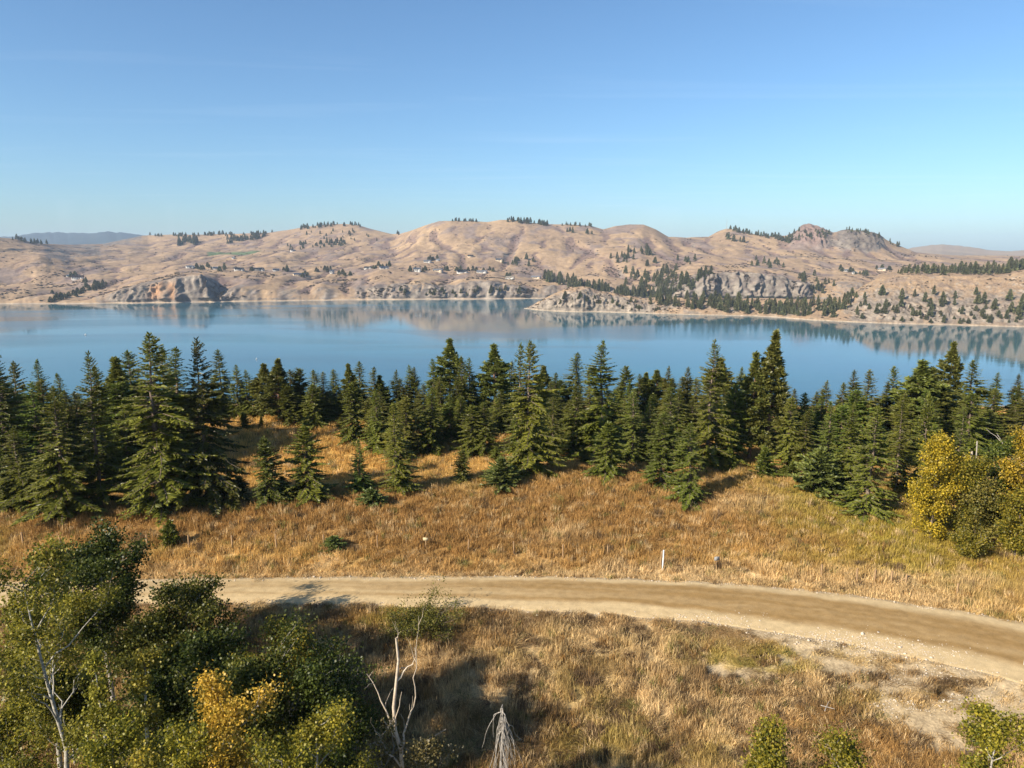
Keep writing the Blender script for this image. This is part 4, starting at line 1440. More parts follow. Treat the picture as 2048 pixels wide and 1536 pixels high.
pos, h = at_depth(1005, 1408, 26)
g = np.random.default_rng(5)
lines = [limb((0, 0, 0), (0, 0, 1), h, .09, 20, 10, .05, .02)]
for k in range(58):
    az = g.random() * 6.28
    t = 1.0 - abs(g.normal(0, .10))
    l = g.uniform(.6, 3.6)
    s = np.linspace(0, 1, 9)
    out = g.uniform(.0, 1.0) ** 1.5 * .75 + .06
    p = np.column_stack([out * np.cos(az) * s ** .8, out * np.sin(az) * s ** .8, t * h + .25 * np.sin(s * 3.14) * .5 - l * s ** 1.3])
    p[1:] += np.cumsum(g.normal(0, .05, (8, 3)), 0)
    lines.append((p, np.linspace(.014, .006, 9)))
e = bpy.data.objects.new('weeping_dead_tree', None)
COL.objects.link(e)
e.location = pos
tv, tf = tubes(lines[:1], 6)
link('trunk', new_mesh('weeping_trunk', tv, tf, True), e, mat=M_GREY)
for ln in lines[1:]:
    tv, tf = tubes([ln], 4)
    link('branch', new_mesh('weeping_branch', tv, tf, True), e, mat=M_GREY)
tag(e, 'bare grey weeping branches at the bottom edge of the picture', 'dead tree')


def pole_between(a, b, ya, yb, r0, r1, name, label, seed, mat=M_GREY, kids=2):
    """a bare stem between two sight points at two distances"""
    pa = np.array([ray(*a)[0] * ya, ya, CAMZ + ray(*a)[1] * ya])
    pb = np.array([ray(*b)[0] * yb, yb, CAMZ + ray(*b)[1] * yb])
    l = np.linalg.norm(pb - pa)
    st = limb((0, 0, 0), pb - pa, l, r0, seed, 9, .06, r1)
    g2 = np.random.default_rng(seed)
    kidsl = [limb(on(st, g2.uniform(.45, .9)), unit(pb - pa) + g2.normal(0, .5, 3), l * .22, r1 * .8 + .01, seed + 7 + k, 5, .2) for k in range(kids)]
    return wood(name, label, 'dead wood', [st] + kidsl, mat, tuple(pa), group='bare stems among the yellow trees')


gx = ground_hit(2075, 1010)[1]
pole_between((2075, 1010), (2003, 872), gx, gx - .5, .14, .05, 'dead_tree', 'leaning grey dead trunk at the right edge among yellow leaves', 31)
gx = ground_hit(2090, 1000)[1]
pole_between((2085, 1010), (2036, 905), gx, gx - .5, .10, .05, 'dead_tree', 'shorter leaning bare trunk right beside the grey leaning one', 32)
gx = ground_hit(1938, 1060)[1]
pole_between((1938, 1060), (1935, 903), gx, gx, .14, .10, 'dead_tree', 'upright pinkish broken trunk between the golden birches', 33, M_SNAG)
pole_between((1950, 1050), (1953, 886), gx + 1, gx + 1, .10, .06, 'dead_tree', 'upright white broken trunk tip behind the pinkish one', 34, M_GREY, 1)
gx = ground_hit(1890, 1080)[1]
pole_between((1892, 1066), (1975, 1094), gx, gx - 2.5, .09, .03, 'fallen_pole', 'fallen bleached pole sloping to the grass under the golden birch', 35, M_GREY, 3)
gx = ground_hit(1960, 1075)[1]
pole_between((1955, 980), (1998, 952), gx, gx, .05, .02, 'dead_branch', 'thin bare branch sticking out right of the golden birches', 36, M_GREY, 2)

# ------------------------------------------------------------------ fence stakes, signs, marker post
M_STAKE = simple_material('stake_wood', (.22, .135, .07), (.42, .28, .15), 5, .85, .2, (1, 1, .2))
M_PAINT = simple_material('white_paint', (.70, .70, .68), (.84, .84, .82), 4, .5)
M_SIGN = simple_material('grey_sign_board', (.22, .22, .22), (.32, .32, .32), 12, .6)
M_CREAM = simple_material('cream_sign_board', (.36, .30, .18), (.52, .44, .28), 14, .7)


def stake_mesh(w, d, h, seed):
    """a sawn stake: tapered foot, chamfered head, slightly warped"""
    g = np.random.default_rng(seed)
    zs = [-.3, 0, h * .35, h * .7, h - w * .45, h]
    sc = [.8, 1, .98, .97, .95, .55]
    V = []
    for z, s in zip(zs, sc):
        o = g.normal(0, .006, 2)
        for sx, sy in ((-1, -1), (1, -1), (1, 1), (-1, 1)):
            V.append((sx * w / 2 * s + o[0], sy * d / 2 * s + o[1], z))
    Fq = []
    for k in range(len(zs) - 1):
        for j in range(4):
            Fq.append((k * 4 + j, k * 4 + (j + 1) % 4, k * 4 + 4 + (j + 1) % 4, k * 4 + 4 + j))
    n = len(zs) * 4
    Fq.append((n - 4, n - 3, n - 2, n - 1))
    return new_mesh('stake', np.array(V), np.array(Fq))


def box_mesh(name, sx, sy, sz, bev=.0, z0=0.):
    b = min(sx, sy, sz) * bev
    V, q = [], []
    for z, s in ((z0, b), (z0 + b, 0), (z0 + sz - b, 0), (z0 + sz, b)):
        for x, y in ((-1, -1), (1, -1), (1, 1), (-1, 1)):
            V.append((x * (sx / 2 - s), y * (sy / 2 - s), z))
    for k in range(3):
        for j in range(4):
            q.append((k * 4 + j, k * 4 + (j + 1) % 4, k * 4 + 4 + (j + 1) % 4, k * 4 + 4 + j))
    q += [(3, 2, 1, 0), (12, 13, 14, 15)]
    return new_mesh(name, np.array(V), np.array(q))


STAKES = [(47, 1090, 1066), (122, 1092, 1072), (198, 1093, 1070), (295, 1093, 1071), (378, 1094, 1071), (465, 1094, 1072), (553, 1094, 1070), (648, 1092, 1070), (755, 1096, 1072), (937, 1101, 1080), (1028, 1106, 1084), (1126, 1113, 1090), (1215, 1114, 1093), (1321, 1132, 1103),
          (1642, 1154, 1130), (1713, 1162, 1137), (1749, 1164, 1140), (1782, 1168, 1144), (1811, 1170, 1150), (1913, 1190, 1168)]
ORDN = ['first', 'second', 'third', 'fourth', 'fifth', 'sixth', 'seventh', 'eighth', 'ninth', 'tenth', 'eleventh', 'twelfth', 'thirteenth']
for i, (px, base, top) in enumerate(STAKES):
    x, y, z = ground_hit(px, base + 4)
    h = CAMZ + ray(px, top)[1] * y - z
    if i < 13:
        lab = f'brown wooden fence stake, {ORDN[i]} from the left in the line beyond the road'
    elif i == 13:
        lab = 'brown wooden stake right behind the white marker post'
    else:
        lab = f'short straw-coloured stake, {ORDN[i - 14]} of those near the road bend on the right'
    o = link('fence_stake', stake_mesh(.14, .11, max(h, .7) + .08, 500 + i), loc=(x, y, z), rot=(random.uniform(-.03, .03), random.uniform(-.04, .04), random.uniform(-.3, .3)), mat=M_STAKE)
    tag(o, lab, 'stake', 'stakes of the fence line')
# leaning board
x, y, z = ground_hit(1797, 1170)
o = link('leaning_board', stake_mesh(.12, .08, 1.45, 540), loc=(x - .2, y, z + .1), rot=(0, math.radians(57), 0), mat=M_STAKE)
tag(o, 'pale board leaning at a slant between two short stakes', 'board')
# white marker post
x, y, z = ground_hit(1325, 1140)
h = CAMZ + ray(1325, 1101)[1] * y - z
e = bpy.data.objects.new('marker_post', None)
COL.objects.link(e)
e.location = (x, y, z)
link('post', stake_mesh(.12, .10, h, 541), e, rot=(0, .02, 0), mat=M_PAINT)
link('cap', box_mesh('cap', .14, .12, .05, .3, h - .01), e, rot=(0, .02, 0), mat=M_PAINT)
tag(e, 'tall white marker post at the far edge of the road', 'post')


def sign(px, base, top, bw, bh, mat, label):
    x, y, z = ground_hit(px, base)
    h = CAMZ + ray(px, top)[1] * y - z
    e = bpy.data.objects.new('small_sign', None)
    COL.objects.link(e)
    e.location = (x, y, z)
    e.rotation_euler = (0, 0, random.uniform(-.2, .2))
    link('stake', stake_mesh(.09, .05, h + .08, int(px)), e, mat=M_STAKE)
    link('board', box_mesh('board', bw, .03, bh, .2, h - bh), e, loc=(0, -.05, 0), mat=mat)
    tag(e, label, 'sign', 'small signs beyond the road')


sign(1432, 1142, 1113, .52, .38, M_SIGN, 'small plain grey sign board on a stake right of the white post')
sign(852, 1100, 1075, .52, .30, M_CREAM, 'small cream board nailed to a stake in the fence line')
# white painted post just cut by the right edge, beside the road
x, y, z = ground_hit(2050, 1331)
o = link('roadside_post', stake_mesh(.14, .14, .75, 560), loc=(x, y, z), mat=M_PAINT)
tag(o, 'small white post at the near road edge, cut by the right picture edge', 'post')
# crossed sticks in the weeds
x, y, z = ground_hit(1655, 1425)
for k, (a, lab) in enumerate(((.7, 'grey stick lying in the weeds, left arm of a cross'), (-.6, 'grey stick lying in the weeds, right arm of a cross'))):
    tv, tf = tubes([limb((-.45, 0, .25 + .05 * k), (1, .2 * (1 - 2 * k), .25), .95, .03, 570 + k, 6, .05, .02)], 5)
    o = link('stick', new_mesh('stick', tv, tf, True), loc=(x, y, z + .05), rot=(0, 0, a), mat=M_GREY)
    tag(o, lab, 'stick', 'crossed sticks')

# ------------------------------------------------------------------ far trees: individual ones on the headland, the rest as a mass
def far_tree_mesh(seed, H=16., R=2.8, n=330):
    r = np.random.default_rng(seed)
    t = r.random(n) ** .8 * .95
    rad = R * ((1 - t) ** .7) * r.uniform(.35, 1.05, n)
    az = r.random(n) * 6.283
    P = np.column_stack([rad * np.cos(az) * .45, rad * np.sin(az) * .45, .06 * H + t * H * .94])
    D = unit(np.column_stack([np.cos(az), np.sin(az), r.normal(-.25, .2, n)]))
    Nn = unit(r.normal(0, .5, (n, 3)) + np.array((0, 0, 1)))
    L = rad * .75 + .5
    v1, f1 = kites(P, D, Nn, L, L * .55 + .25)
    N2 = unit(np.cross(D, np.array((0, 0, 1.))) + r.normal(0, .3, (n, 3)))
    v2, f2 = kites(P, D, N2, L * .9, L * .5 + .2)
    tint = np.clip(r.normal(.4, .22, n), 0, 1)
    v = np.vstack([v1, v2])
    f = np.vstack([f1, f2 + len(v1)])
    tv, tf = tubes([(np.array([(0, 0, -.6), (0, 0, H * .5), (0, 0, H)]), np.array((.22, .14, .02)))], 5)
    me = new_mesh('far_conifer', np.vstack([v, tv]), np.vstack([f, tf + len(v)]))
    set_float(me, 'tint', np.concatenate([tint, tint, np.full(len(tf), .3)]), 'FACE')
    me.materials.append(M_FARCON)
    me.materials.append(M_BARK)
    mi = np.zeros(len(f) + len(tf), np.int32)
    mi[len(f):] = 1
    me.polygons.foreach_set('material_index', mi)
    return me


M_FARCON = leaf_material('far_conifer_needles', (.055, .066, .030), (.21, .21, .085), .2, spread=.25, gloss=.03, hue=(.476, .514))
M_FARPINE = M_FARCON
FARM = [far_tree_mesh(701, 16, 4.0), far_tree_mesh(702, 16, 4.6), far_tree_mesh(703, 16, 3.4), far_tree_mesh(704, 16, 5.2, 380)]
far_pts_individual, far_pts_mass = [], []


def far_tree(px, py, hpx, which, mass=False, wide=1.0):
    """a far tree whose foot is seen at (px, py), about hpx picture rows tall"""
    hit = far_hit(px, py, which)
    if hit is None:
        return
    x, y, z = hit
    (far_pts_mass if mass else far_pts_individual).append((x, y, z, hpx / F * y, wide, px))


rr = random.Random(3)


def band(x0, x1, ylist, n, h, which, mass=False, jit=5, wide=1.0):
    for k in range(n):
        px = x0 + (x1 - x0) * rr.random()
        py = curve(ylist, np.array([px]))[0] + rr.uniform(-jit, jit)
        far_tree(px, py, h * rr.uniform(.65, 1.25), which, mass, wide)


# headland: the wooded saddle, trees along the top, scattered on the right-hand slope
band(1380, 1700, [(1380, 612), (1480, 616), (1560, 622), (1640, 622), (1700, 606)], 70, 21, 'pen', jit=10)
band(1300, 1420, [(1300, 606), (1420, 612)], 14, 19, 'pen', jit=6)
band(1480, 1690, [(1480, 628), (1690, 632)], 14, 20, 'pen', jit=4)
band(1340, 1710, [(1340, 606), (1480, 614), (1560, 620), (1640, 618), (1710, 602)], 60, 17, 'pen', True, jit=11)
band(1700, 2046, [(1700, 630), (2046, 630)], 60, 11, 'pen', True, jit=18, wide=1.7)
band(1100, 1340, [(1100, 612), (1200, 612), (1340, 616)], 26, 8, 'pen', True, jit=9, wide=1.7)
for k in range(36):
    px = rr.uniform(1700, 2046)
    py = rr.uniform(585, 640)
    far_tree(px, py, rr.uniform(12, 25), 'pen', wide=1.15)
for px, py in ((1130, 600), (1160, 615), (1225, 606), (1262, 605), (1245, 590)):
    far_tree(px, py, 12, 'pen', wide=1.4)
# the row of trees on the plateau behind the right-hand bluff
for k in range(58):
    px = 1795 + 290 * (k + rr.random()) / 58
    Y = float(np.interp(px, PPX, QY[119])) + rr.uniform(40, 170)
    x = ray(px, 540)[0] * Y
    z = grid_z(PA, QX, QY, QZ, x, Y)
    if z > 5:
        far_pts_individual.append((x, Y, z, rr.uniform(15, 25) * np.interp(px, [1795, 1830, 2050], [.6, .9, 1.25]), 1.1, px))
# hills: woods on slopes and skyline (mass)
band(1085, 1260, [(1085, 558), (1150, 572), (1200, 582), (1260, 596)], 95, 18, 'far', jit=6)
band(1240, 1400, [(1240, 590), (1400, 600)], 45, 19, 'far', True, jit=5)
band(1250, 1420, [(1250, 566), (1330, 575), (1420, 585)], 80, 16, 'far', True, jit=22, wide=1.1)
band(300, 545, [(300, 471), (420, 470), (545, 467)], 70, 7, 'far', True, jit=3, wide=1.3)
band(355, 395, [(355, 488), (395, 486)], 28, 12, 'far', True, jit=6, wide=1.1)
band(455, 530, [(455, 483), (530, 472)], 46, 9, 'far', True, jit=5, wide=1.2)
band(600, 800, [(600, 458), (680, 449), (720, 452), (800, 469)], 60, 7, 'far', True, jit=3, wide=1.2)
band(610, 760, [(610, 470), (760, 476)], 22, 7, 'far', True, jit=12, wide=1.3)
band(570, 690, [(570, 498), (690, 486)], 40, 8, 'far', True, jit=6, wide=1.3)
band(905, 970, [(905, 441), (970, 443)], 26, 6, 'far', True, jit=2, wide=1.3)
band(1010, 1095, [(1010, 440), (1050, 444), (1095, 449)], 55, 9, 'far', True, jit=4, wide=1.2)
band(1120, 1230, [(1120, 449), (1230, 455)], 26, 7, 'far', True, jit=3, wide=1.2)
band(1130, 1190, [(1130, 463), (1190, 467)], 10, 9, 'far', True, jit=4, wide=1.1)
band(1460, 1580, [(1460, 459), (1500, 466), (1540, 474), (1580, 484)], 80, 9, 'far', True, jit=4, wide=1.2)
band(1575, 1660, [(1575, 478), (1660, 470)], 30, 9, 'far', True, jit=8, wide=1.1)
band(1690, 1800, [(1690, 462), (1740, 468), (1800, 494)], 34, 7, 'far', True, jit=3)
band(20, 95, [(20, 478), (60, 485), (95, 490)], 20, 9, 'far', True, jit=2, wide=1.2)
for cx, cy, n in ((1245, 520, 10), (1290, 506, 16), (1380, 520, 6), (1520, 528, 8), (1545, 530, 5), (1610, 560, 14), (1640, 575, 12), (1480, 482, 5), (1040, 528, 10), (1340, 545, 10), (1300, 530, 6)):
    for k in range(n):
        far_tree(cx + rr.gauss(0, 14), cy + rr.gauss(0, 5), rr.uniform(8, 15), 'far', True, 1.15)
# round the houses
HOUSE_TREES = [(395, 538), (405, 537), (420, 537), (445, 540), (500, 541), (570, 541), (610, 552), (640, 542), (655, 541), (680, 548), (690, 552), (745, 537), (760, 533), (775, 532), (825, 541), (850, 542), (890, 543), (915, 541), (945, 542), (975, 544), (1015, 556), (860, 521), (868, 520), (1035, 523),
               (1700, 545), (1715, 548), (1680, 541), (1730, 550), (1755, 540), (1775, 540), (145, 556), (172, 562), (110, 592), (128, 596), (120, 600), (180, 573), (190, 570), (198, 568)]
for px, py in HOUSE_TREES:
    for k in range(3):
        far_tree(px + rr.gauss(0, 5), py + rr.gauss(0, 1.5), rr.uniform(6, 12), 'far', True, 1.8)
band(100, 210, [(100, 603), (150, 590), (210, 572)], 30, 10, 'far', True, jit=4, wide=1.8)
band(800, 1050, [(800, 590), (1050, 588)], 26, 10, 'far', True, jit=9, wide=1.5)

far_pts_individual.sort(key=lambda q: -q[3] / q[1])
MAXIND = 125
extra = far_pts_individual[MAXIND + 0:]
far_pts_individual = far_pts_individual[:MAXIND]
far_pts_mass += extra
for i, (x, y, z, h, wd, px) in enumerate(far_pts_individual):
    o = bpy.data.objects.new('far_conifer', FARM[rr.randrange(4)])
    COL.objects.link(o)
    s = h / 16.
    o.location = (x, y, z)
    o.rotation_euler = (0, 0, rr.random() * 6.28)
    o.scale = (s * wd, s * wd, s)
    if y > 1750:
        lab, grp = 'small far conifer in the slanting wood behind the headland tip', 'conifers of the slanting wood'
    elif px > 1790 and z > 55:
        lab, grp = 'far conifer in the row on the plateau at right across the water', 'conifers on the plateau'
    elif px > 1700:
        lab, grp = 'far conifer scattered on the rocky slope above the right shore', 'conifers on the rocky slope'
    else:
        lab, grp = 'far conifer in the wooded low saddle of the headland', 'conifers on the saddle'
    tag(o, lab, 'conifer', grp)


# ------------------------------------------------------------------ scattering by points (only for what nobody could count)
def scatter(name, pts, rot, scl, cols, protos, label, cat, pick=None):
    me = bpy.data.meshes.new(name)
    n = len(pts)
    me.vertices.add(n)
    me.vertices.foreach_set('co', np.asarray(pts, np.float32).ravel())
    a = me.attributes.new('turn', 'FLOAT_VECTOR', 'POINT')
    a.data.foreach_set('vector', np.asarray(rot, np.float32).ravel())
    a = me.attributes.new('size', 'FLOAT_VECTOR', 'POINT')
    a.data.foreach_set('vector', np.asarray(scl, np.float32).ravel())
    set_col(me, 'hue', cols)
    a = me.attributes.new('pick', 'INT', 'POINT')
    a.data.foreach_set('value', np.asarray(pick if pick is not None else RNG.integers(0, len(protos), n), np.int32))
    o = link(name, me)
    ng = bpy.data.node_groups.new(name + '_scatter', 'GeometryNodeTree')
    ng.interface.new_socket('Geometry', in_out='INPUT', socket_type='NodeSocketGeometry')
    ng.interface.new_socket('Geometry', in_out='OUTPUT', socket_type='NodeSocketGeometry')
    gi = ng.nodes.new('NodeGroupInput')
    go = ng.nodes.new('NodeGroupOutput')
    iop = ng.nodes.new('GeometryNodeInstanceOnPoints')
    join = ng.nodes.new('GeometryNodeJoinGeometry')
    for p in reversed(protos):
        oi = ng.nodes.new('GeometryNodeObjectInfo')
        oi.inputs['Object'].default_value = p
        oi.inputs['As Instance'].default_value = True
        oi.transform_space = 'ORIGINAL'
        ng.links.new(oi.outputs['Geometry'], join.inputs[0])

    def named(nm, typ):
        q = ng.nodes.new('GeometryNodeInputNamedAttribute')
        q.data_type = typ
        q.inputs['Name'].default_value = nm
        return q.outputs['Attribute']
    ng.links.new(gi.outputs[0], iop.inputs['Points'])
    ng.links.new(join.outputs[0], iop.inputs['Instance'])
    iop.inputs['Pick Instance'].default_value = True
    ng.links.new(named('pick', 'INT'), iop.inputs['Instance Index'])
    ng.links.new(named('turn', 'FLOAT_VECTOR'), iop.inputs['Rotation'])
    ng.links.new(named('size', 'FLOAT_VECTOR'), iop.inputs['Scale'])
    ng.links.new(iop.outputs[0], go.inputs[0])
    md = o.modifiers.new('scatter', 'NODES')
    md.node_group = ng
    tag(o, label, cat, kind='stuff')
    return o


# distant woods (beyond the trees one can tell apart)
M = np.array([q[:5] for q in far_pts_mass])
protos = []
for k in range(3):
    o = bpy.data.objects.new('distant_woods', FARM[k])
    COL.objects.link(o)
    q = far_pts_mass[k]
    o.location = q[:3]
    o.scale = (q[3] / 16,) * 3
    tag(o, 'dark patches of woodland dotted over the far hills', 'woods', kind='stuff')
    protos.append(o)
s = M[:, 3] / 16
scatter('distant_woods', M[:, :3], np.column_stack([0 * s, 0 * s, RNG.random(len(s)) * 6.28]), np.column_stack([s * M[:, 4], s * M[:, 4], s]), np.full((len(s), 3), .5), protos, 'dark patches of woodland dotted over the far hills', 'woods')

# scrub on the hills and headland
M_SCRUB = leaf_material('scrub_leaves', (.05, .042, .03), (.14, .105, .07), .15, spread=.3, gloss=.02)


def scrub_mesh(seed):
    r = np.random.default_rng(seed)
    n = 70
    d = unit(r.normal(0, 1, (n, 3)))
    d[:, 2] = np.abs(d[:, 2])
    P = d * np.array((1, 1, .7)) * r.uniform(.35, .9, n)[:, None]
    v, f = kites(P, unit(r.normal(0, 1, (n, 3))), d, np.full(n, .75), np.full(n, .6))
    me = new_mesh('scrub', v, f)
    set_float(me, 'tint', r.random(n), 'FACE')
    me.materials.append(M_SCRUB)
    return me


def scatter_scrub():
    pts, sc = [], []
    # far hills: choose grid vertices with a noise and hollow weighting
    lap = np.zeros_like(FZ)
    k = 6
    lap[:, k:-k] = FZ[:, :-2 * k] + FZ[:, 2 * k:] - 2 * FZ[:, k:-k]
    w = sstep(fbm(FX / 110, FY / 150, 4, 401), .05, .4) + 1.5 * sstep(lap, 1.5, 5.5) * sstep(fbm(FX / 60, FY / 120, 3, 405), -.2, .3)
    w = w * sstep(FTT, .05, .1) * (1 - sstep(FTT, .93, .99)) * (1 - .55 * sstep(FTT, .45, .7))
    w = w.ravel()
    idx = RNG.choice(w.size, 7000, p=w / w.sum())
    pts.append(np.column_stack([FX.ravel()[idx], FY.ravel()[idx], FZ.ravel()[idx]]))
    sc.append(RNG.uniform(.8, 2.8, 7000))
    w = (sstep(fbm(QX / 40, QY / 40, 3, 409), -.1, .3) * sstep(QT, .1, .2) * (QT < 1.2) * (QZ > 2)).ravel() + 1e-9
    idx = RNG.choice(w.size, 1000, p=w / w.sum())
    pts.append(np.column_stack([QX.ravel()[idx], QY.ravel()[idx], QZ.ravel()[idx]]))
    sc.append(RNG.uniform(.6, 1.8, 1000))
    pts, sc = np.vstack(pts), np.concatenate(sc)
    protos = []
    for k in range(3):
        o = bpy.data.objects.new('hill_scrub', scrub_mesh(420 + k))
        COL.objects.link(o)
        o.location = pts[k]
        o.scale = (sc[k],) * 3
        tag(o, 'dull brown scrub in the gullies of the far hills', 'scrub', kind='stuff')
        protos.append(o)
    n = len(sc)
    scatter('hill_scrub', pts, np.column_stack([np.zeros(n), np.zeros(n), RNG.random(n) * 6.28]), np.column_stack([sc * 1.3, sc * 1.3, sc]), np.full((n, 3), .3), protos, 'dull brown scrub in the gullies of the far hills', 'scrub')


scatter_scrub()

# ------------------------------------------------------------------ grass
def grass_material():
    m, nt, out = mat_new('dry_grass')
    a = N(nt, 'ShaderNodeAttribute', attribute_name='hue', attribute_type='INSTANCER')
    t = N(nt, 'ShaderNodeAttribute', attribute_name='tint')
    r = ramp(nt, [(0, (.55, .52, .50)), (.5, (1, 1, 1)), (1, (1.45, 1.42, 1.35))], t.outputs['Fac'])
    c = mixc(nt, a.outputs['Color'], r.outputs[0], 1.0, 'MULTIPLY')
    d = N(nt, 'ShaderNodeBsdfDiffuse')
    tr_ = N(nt, 'ShaderNodeBsdfTranslucent')
    nt.links.new(c, d.inputs[0])
    nt.links.new(c, tr_.inputs[0])
    mx = N(nt, 'ShaderNodeMixShader')
    mx.inputs[0].default_value = .3
    nt.links.new(d.outputs[0], mx.inputs[1])
    nt.links.new(tr_.outputs[0], mx.inputs[2])
    nt.links.new(mx.outputs[0], out.inputs[0])
    return m


M_GRASS = grass_material()


def tuft_mesh(seed, n=44, h=.75, spread=.35, lean=.25, comb=0.0, w=.022, heads=False):
    r = np.random.default_rng(seed)
    V, Fq, Ft, tint = [], [], [], []
    ang0 = r.random() * 6.28
    for k in range(n):
        o = r.normal(0, spread * .5, 2)
        az = r.random() * 6.28
        ln = abs(r.normal(lean, lean * .5))
        dx, dy = math.cos(az) * ln + comb * math.cos(ang0), math.sin(az) * ln + comb * math.sin(ang0)
        hh = h * r.uniform(.55, 1.15)
        sx, sy = -math.sin(r.random() * 6.28), math.cos(r.random() * 6.28)
        nn = math.hypot(sx, sy) + 1e-6
        sx, sy = sx / nn * w * .5, sy / nn * w * .5
        b = len(V)
        q = max(.12, 1 - .45 * math.hypot(dx, dy) ** 1.2)
        m = (o[0] + dx * hh * .35, o[1] + dy * hh * .35, hh * .58 * q)
        tp = (o[0] + dx * hh, o[1] + dy * hh, hh * q * .96)
        V += [(o[0] - sx, o[1] - sy, -.03), (o[0] + sx, o[1] + sy, -.03), (m[0] + sx, m[1] + sy, m[2]), (m[0] - sx, m[1] - sy, m[2]), tp]
        Fq.append((b, b + 1, b + 2, b + 3))
        Ft.append((b + 3, b + 2, b + 4))
        tv = r.random()
        tint.append(tv)
    me = new_mesh('tuft', np.array(V), [np.array(Fq), np.array(Ft)])
    set_float(me, 'tint', tint + tint, 'FACE')
    me.materials.append(M_GRASS)
    return me


def scatter_grass():
    TUFTS = [tuft_mesh(601, 46, .80, .42, .20), tuft_mesh(602, 46, .72, .46, .34), tuft_mesh(603, 40, .90, .34, .14, .10), tuft_mesh(604, 50, .62, .55, .5, .8), tuft_mesh(605, 50, .58, .55, .45, 1.1), tuft_mesh(606, 26, 1.05, .30, .16, 0, .02)]
    # candidate points: dense near the camera, thinner far off
    P = []
    for (y0, y1, dens) in ((22, 46, 9.0), (46, 62, 8.0), (62, 90, 6.0), (90, 132, 3.6)):
        half = .86 * y1 + 4
        n = int((y1 - y0) * 2 * half * dens)
        x = RNG.uniform(-half, half, n)
        y = RNG.uniform(y0, y1, n)
        k = np.abs(x) < .86 * y + 3
        P.append(np.column_stack([x[k], y[k]]))
    P = np.vstack(P)
    x, y = P[:, 0], P[:, 1]
    b = bare_mask(x, y)
    edge = np.maximum(road_near(x) - y, y - road_far(x))
    keep = ((edge > .25) | ((edge > -.5) & (RNG.random(len(x)) < .25))) & (RNG.random(len(x)) > b * 1.02 + .02) & (RNG.random(len(x)) > sstep(y, 104, 122) * .55)
    # thin patches
    thin = sstep(fbm(x / 3, y / 2.4, 4, 611, .6), .08, .42) * .72
    keep &= RNG.random(len(x)) > thin
    x, y, b, edge = x[keep], y[keep], b[keep], edge[keep]
    z = zg(x, y)
    c = field_col(x, y)
    n = len(x)
    c = c * RNG.uniform(.75, 1.25, n)[:, None]
    # here and there a stray colour: seed heads, green blades, grey dead stalks
    u = RNG.random(n)
    wd_ = sstep(fbm(x / 2.2, y / 1.8, 3, 615) + .25 * (y < road_near(x)), .22, .42) * (RNG.random(n) < .75)
    c = np.where((wd_ > .5)[:, None], np.array((.17, .115, .065)) * RNG.uniform(.7, 1.4, n)[:, None], c)
    c = np.where((u < .10)[:, None], C_PALE * .95, c)
    c = np.where(((u > .10) & (u < .16))[:, None], C_RUST * .9, c)
    c = np.where(((u > .16) & (u < .20))[:, None], np.array((.20, .19, .06)), c)
    below = (y < road_near(x))
    mat = sstep(fbm(x / 4, y / 3.4, 3, 621), -.12, .18) * np.where(below, 1.0, .5)
    pick = np.where(RNG.random(n) < mat * .85, RNG.integers(3, 5, n), np.where(RNG.random(n) < .12, 5, RNG.integers(0, 3, n)))
    h = np.clip(.82 + .75 * fbm(x / 2.6, y / 2.2, 4, 631, .6) + .3 * fbm(x / 12, y / 10, 2, 633), .3, 1.75) * RNG.uniform(.7, 1.3, n)
    h = h * (1 - .55 * b) * np.interp(edge, [0, 1.5, 4], [.45, .75, 1.0])
    h = np.where(below & (x > 14), h * .65, h)
    lodg = 6.28 * fbm(x / 8, y / 8, 2, 641) * 1.3
    rz = np.where(pick >= 3, lodg + RNG.normal(0, .5, n), RNG.random(n) * 6.28)
    rot = np.column_stack([RNG.normal(0, .08, n), RNG.normal(0, .08, n), rz])
    sx = RNG.uniform(.9, 1.35, n) * np.interp(y, [30, 60, 110], [1.0, 1.15, 1.5])
    scl = np.column_stack([sx, sx, h * np.interp(y, [30, 110], [1.0, 1.1])])
    protos = []
    for k, t in enumerate(TUFTS):
        o = bpy.data.objects.new('meadow_grass', t)
        COL.objects.link(o)
        o.location = (x[k], y[k], z[k])
        tag(o, 'dry golden and rust grass covering the meadow', 'grass', kind='stuff')
        protos.append(o)
    print('grass tufts', n)
    scatter('meadow_grass', np.column_stack([x, y, z]), rot, scl, np.clip(c, .01, .8), protos, 'dry golden and rust grass covering the meadow', 'grass', pick)


scatter_grass()

